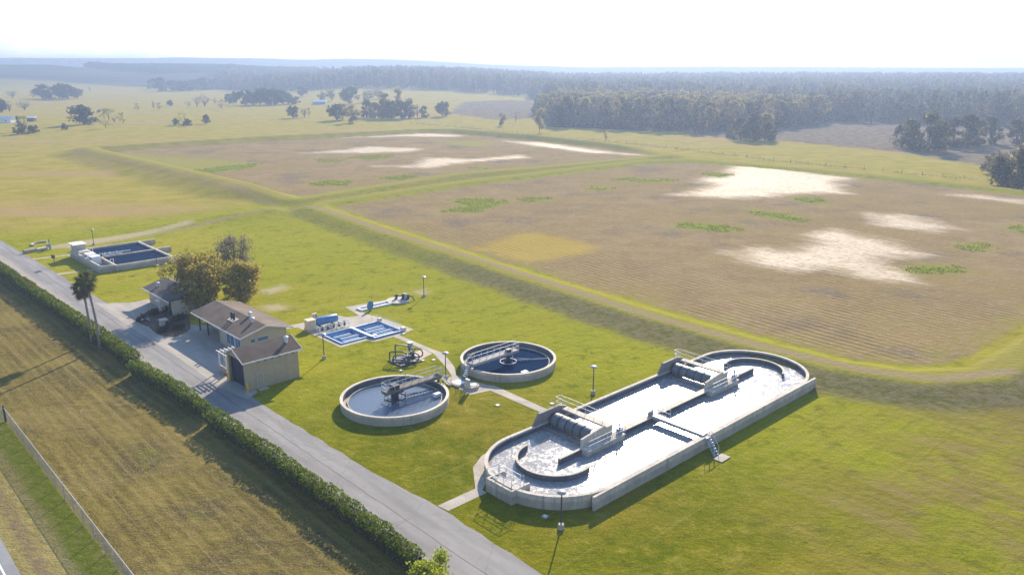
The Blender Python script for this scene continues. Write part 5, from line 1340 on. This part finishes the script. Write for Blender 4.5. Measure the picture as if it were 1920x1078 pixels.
# ------------------------------------------------------------------ hedges
def hedge(pts, h, w, label, dens=150, leaf=.15):
    """pts: (a,b) centre line"""
    x0, y0 = XY(*pts[0]); t = empty('hedge', (x0, y0, 0), 0, label, 'hedge', 'clipped hedges along the road')
    W = [np.array(XY(*p)) - np.array([x0, y0]) for p in pts]
    P, S = [], []
    core = MB()
    for p, q in zip(W[:-1], W[1:]):
        L = np.linalg.norm(q - p); d = (q - p)/L; nrm = np.array([-d[1], d[0]])
        n = int(L*dens); f = rng.random(n)*L
        u = rng.normal(size=(n, 2)); u /= np.linalg.norm(u, axis=1)[:, None]; u[:, 1] = np.where(rng.random(n) < .75, np.abs(u[:, 1]), u[:, 1])
        lump = .78 + .22*vnoise(f + p[1], f*0 + p[0], 5.0, 19) + .34*vnoise(f + p[0]*3, f*0 + p[1]*3, 1.5, 17) + .2*(vnoise(f + 7, f*0 + p[1], .6, 18) - .5)
        r = rng.random(n)**.25
        sx = np.sign(u[:, 0])*np.abs(u[:, 0])**.7*w*.52*lump*r; sz = h*.5 + np.sign(u[:, 1])*np.abs(u[:, 1])**.6*h*.48*lump*r
        xy = p + d*f[:, None] + nrm*sx[:, None]
        P.append(np.stack([xy[:, 0], xy[:, 1], np.maximum(sz, .05)], 1)); S.append(leaf*rng.uniform(.6, 1.35, n))
        o = nrm*w*.26
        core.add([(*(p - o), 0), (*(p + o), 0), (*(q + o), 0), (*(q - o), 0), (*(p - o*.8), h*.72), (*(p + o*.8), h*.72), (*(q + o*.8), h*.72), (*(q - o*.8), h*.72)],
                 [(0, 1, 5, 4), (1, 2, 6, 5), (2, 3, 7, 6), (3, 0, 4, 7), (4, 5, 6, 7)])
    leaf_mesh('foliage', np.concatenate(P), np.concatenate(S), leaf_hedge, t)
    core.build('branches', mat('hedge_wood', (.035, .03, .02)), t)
def mid(pts, step=2.0):
    out = []
    for (a0, b0), (a1, b1) in zip(pts[:-1], pts[1:]):
        n = max(1, int(abs(b1 - b0)/step))
        out += [(a0 + (a1-a0)*i/n, b0 + (b1-b0)*i/n) for i in range(n)]
    return out + [pts[-1]]
hedge(mid([(-10.6, 190), (-9.6, 150), (-8.9, 110), (-8.3, 90), (-8.0, 70.5)]), 2.25, 1.75, 'far stretch of dark green hedge ending beside the two palms', 150, .16)
hedge(mid([(-9.0, 68.5), (-8.4, 64), (-7.8, 57), (-7.6, 47.6)]), 2.2, 1.65, 'short middle stretch of hedge opposite the garage forecourt', 220, .125)
hedge(mid([(-7.9, 46.4), (-7.5, 36), (-7.3, 22), (-7.2, 12), (-7.3, 7.0)]), 2.15, 1.65, 'near stretch of hedge running down to the bright bush', 260, .115)
shrub(-7.35, 5.0, 1.45, 1.9, leaf_bright, 4200, 'bright yellow-green bush at the near end of the hedge', 'bush', .13)

# ------------------------------------------------------------------ palms
def palm(px0, px1, h, r, seed, label):
    g = np.random.default_rng(seed); x, y = G(*px0)
    t = empty('fan_palm', (x, y, 0), 0, label, 'palm tree', 'tall fan palms beside the hedge')
    lx, ly = px1
    mb = MB(); pts = [(lx*f*f, ly*f*f, h*f) for f in np.linspace(0, 1, 9)]
    mb.tube(pts, [.30, .24, .20, .19, .18, .17, .17, .18, .22], 10); mb.build('trunk', palm_bark, t, 'all')
    def frond(el, azm, L, k):
        cr = MB(); c = Vector((lx, ly, h)); d = Vector((math.cos(azm)*math.cos(el), math.sin(azm)*math.cos(el), math.sin(el)))
        side = Vector((-math.sin(azm), math.cos(azm), 0)); up = side.cross(d)
        hub = c + d*L*.5
        cr.tube([c, c + d*L*.28 + up*.0, hub], .022, 4)
        for j in range(13):
            q = R(-95 + 190*j/12); v = (d*math.cos(q) + side*math.sin(q))
            e = hub + v*L*.62*(.8 + .2*math.cos(q)) - Vector((0, 0, L*.22*(.4 + abs(math.sin(q)))))
            m1 = hub + v*L*.3; wv = v.cross(up).normalized()*.075
            cr.add([hub, m1 + wv, e, m1 - wv], [(0, 1, 2, 3)])
        return cr
    live, dead = MB(), MB()
    for i in range(27):
        el = g.uniform(-.35, 1.35); f = frond(el, g.uniform(0, 6.28), r*g.uniform(.85, 1.1), i); live.add(f.v, f.f)
    for i in range(16):
        f = frond(g.uniform(-1.25, -.6), g.uniform(0, 6.28), r*g.uniform(.7, .95), i); dead.add(f.v, f.f)
    live.build('crown', leaf_palm, t); dead.build('dead_fronds', leaf_dry, t)
palm((173, 640), (-.35, .2), 8.1, 1.95, 3, 'shorter fan palm, the left one of the leaning pair by the hedge')
palm((189, 653), (-.9, .3), 10.1, 1.95, 4, 'taller fan palm, the right one of the leaning pair by the hedge')
x, y = G(180, 637); 
t = empty('palm_marker', (x, y, 0), 0, 'small pale utility box between the palm trunks', 'utility box'); MB().box(-.25, .25, -.2, .2, 0, .7).build('box_body', concrete, t); MB().box(-.28, .28, -.23, .23, .702, .76).build('box_lid', white_paint, t)

# sticks on the hay field
for (px, py), lab in (((153, 778), 'short pale stick standing in the mown field near the palm shadows'), ((131, 720), 'pale torn branch in the field below the hedge gap'), ((290, 872), 'upright pale stake in the middle of the mown field'), ((161, 927), 'pale split branch near the fence')):
    x, y = G(px, py); t = empty('pale_stick', (x, y, 0), random.uniform(0, 6), lab, 'stick', 'pale sticks in the field')
    MB().tube([(0, 0, 0), (.1, .03, .5), (.28, .0, .8)], [.05, .045, .02], 5).build('stake', cream_paint, t); MB().tube([(.08, .02, .4), (-.2, .1, .62)], [.03, .012], 4).build('twig', cream_paint, t)

# ------------------------------------------------------------------ marsh grass in the ponds
P_ = []
for poly in GREEN:
    W_ = [G(px, py, .4) for px, py in poly]; A_ = np.array(W_); n = int(min(5200, np.ptp(A_[:, 0])*np.ptp(A_[:, 1])*14))
    X = g.uniform(A_[:, 0].min() - 1, A_[:, 0].max() + 1, n); Y = g.uniform(A_[:, 1].min() - 1, A_[:, 1].max() + 1, n)
    k = sd_poly(X, Y, W_) < (vnoise(X, Y, 2.5, 40) - .45)*6; k &= vnoise(X, Y, 1.6, 41) > .30
    X, Y = X[k], Y[k]; P_.append(np.stack([X, Y, height(X, Y) + .05 + g.random(len(X))**1.5*.24], 1))
P_ = np.concatenate(P_)
mg = leaf_mesh('marsh_grass', P_, g.uniform(.12, .28, len(P_)), make_leaf('marsh_leaves', (.20, .225, .03), (.29, .32, .045), (.40, .41, .08), .5)); tag(mg, 'bright green marsh grass clumps on the brown pond beds', 'grass', None, 'stuff')

# ------------------------------------------------------------------ far houses
def house(px, py, w, d, h, label, roofm, wallm):
    x, y, z, s = at(px, py)
    t = empty('farm_house', (x, y, z), random.uniform(-.2, .2), label, 'house', 'far farm buildings')
    b = MB(); b.box(-w/2, w/2, -d/2, d/2, -.3, h); b.build('wall', wallm, t)
    r = MB(); r.slab_x([(-d/2 - .4, h), (d/2 + .4, h), (0, h + d*.24)], -w/2 - .4, w/2 + .4); r.build('roof', roofm, t)
    for k in (-.25, .25): MB().box(w*k - .5, w*k + .5, -d/2 - .05, -d/2 - .003, h*.35, h*.75).build('window', dark_glass, t)
house(600, 196, 13, 8, 2.6, 'small white roofed house among pale trees right of the oak grove', white_paint, mat('blue_grey_wall', (.25, .3, .36)))
house(480, 193, 9, 7, 2.8, 'white house half hidden in the dark oak grove', white_paint, white_paint)
house(505, 194, 6, 5, 2.8, 'small blue-white shed at the right of the dark oak grove', white_paint, white_paint)
house(8, 230, 14, 7, 2.6, 'long pale shed at the left edge of the picture', mat('tin_roof', (.4, .48, .55), .4, .1, 1, .4), white_paint)
house(60, 228, 5, 4, 2.6, 'small white roofed hut behind the dark bushes at the left', white_paint, mat('dark_timber', (.08, .06, .05)))
house(1013, 176, 10, 8, 3.0, 'tiny white building at the foot of the pine wood', white_paint, white_paint)

# ------------------------------------------------------------------ haze
hb = MB(); hb.box(-5700, 5700, -60, 5700, -3, 84)
hz = hb.build('haze', None); hz['kind'] = 'stuff'
hm = bpy.data.materials.new('air'); hm.use_nodes = True; nt = hm.node_tree; nt.nodes.clear()
ho = nt.nodes.new('ShaderNodeOutputMaterial'); pv = nt.nodes.new('ShaderNodeVolumePrincipled')
pv.inputs['Color'].default_value = (.315, .415, .62, 1); pv.inputs['Density'].default_value = .00048; pv.inputs['Anisotropy'].default_value = .40
nt.links.new(pv.outputs[0], ho.inputs['Volume']); hz.data.materials.append(hm)

# ------------------------------------------------------------------ light
SUN_EL, SUN_AZ = R(25), R(12)
S = Vector((math.sin(SUN_AZ)*math.cos(SUN_EL), math.cos(SUN_AZ)*math.cos(SUN_EL), math.sin(SUN_EL)))
sl = bpy.data.lights.new('sun', 'SUN'); sl.energy = 4.2; sl.angle = R(.5); sl.color = (1.0, .86, .66)
so = bpy.data.objects.new('sun', sl); COL.objects.link(so); so.rotation_euler = S.to_track_quat('Z', 'Y').to_euler(); so.location = (0, 0, 400)
wd = bpy.data.worlds.new('World'); scn.world = wd; wd.use_nodes = True
nt = wd.node_tree; bg = nt.nodes['Background']
sk = nt.nodes.new('ShaderNodeTexSky'); sk.sky_type = 'NISHITA'; sk.sun_disc = False; sk.sun_elevation = SUN_EL; sk.sun_rotation = SUN_AZ
sk.air_density = 1.0; sk.dust_density = .3; sk.ozone_density = 3.5
tc = nt.nodes.new('ShaderNodeTexCoord'); sx = nt.nodes.new('ShaderNodeSeparateXYZ'); nt.links.new(tc.outputs['Generated'], sx.inputs[0])
mr = nt.nodes.new('ShaderNodeMapRange'); mr.interpolation_type = 'SMOOTHSTEP'; nt.links.new(sx.outputs[2], mr.inputs[0])
for k_, v_ in zip((1, 2, 3, 4), (.42, .10, 0, 1)): mr.inputs[k_].default_value = v_
mpn = nt.nodes.new('ShaderNodeMapping'); mpn.inputs['Scale'].default_value = (3, 3, 9); nt.links.new(tc.outputs['Generated'], mpn.inputs[0])
cn = nt.nodes.new('ShaderNodeTexNoise'); cn.inputs['Scale'].default_value = 1.6; cn.inputs['Detail'].default_value = 7; cn.inputs['Roughness'].default_value = .6; nt.links.new(mpn.outputs[0], cn.inputs['Vector'])
cm = nt.nodes.new('ShaderNodeMapRange'); cm.interpolation_type = 'SMOOTHSTEP'; nt.links.new(cn.outputs[0], cm.inputs[0])
for k_, v_ in zip((1, 2, 3, 4), (.38, .64, .35, 1)): cm.inputs[k_].default_value = v_
fm_ = nt.nodes.new('ShaderNodeMath'); fm_.operation = 'MULTIPLY'; nt.links.new(mr.outputs[0], fm_.inputs[0]); nt.links.new(cm.outputs[0], fm_.inputs[1])
hsv = nt.nodes.new('ShaderNodeHueSaturation'); hsv.inputs['Saturation'].default_value = .10; hsv.inputs['Value'].default_value = .52; nt.links.new(sk.outputs[0], hsv.inputs['Color'])
mxs = nt.nodes.new('ShaderNodeMix'); mxs.data_type = 'RGBA'; nt.links.new(fm_.outputs[0], mxs.inputs[0]); nt.links.new(sk.outputs[0], mxs.inputs[6]); nt.links.new(hsv.outputs[0], mxs.inputs[7])
nt.links.new(mxs.outputs[2], bg.inputs[0]); bg.inputs[1].default_value = .118
scn.view_settings.view_transform = 'Standard'; scn.view_settings.look = 'None'; scn.view_settings.gamma = 1
scn.view_settings.exposure = 1.46
scn.cycles.use_denoising = True
scn.cycles.max_bounces = 8
scn.cycles.volume_bounces = 0
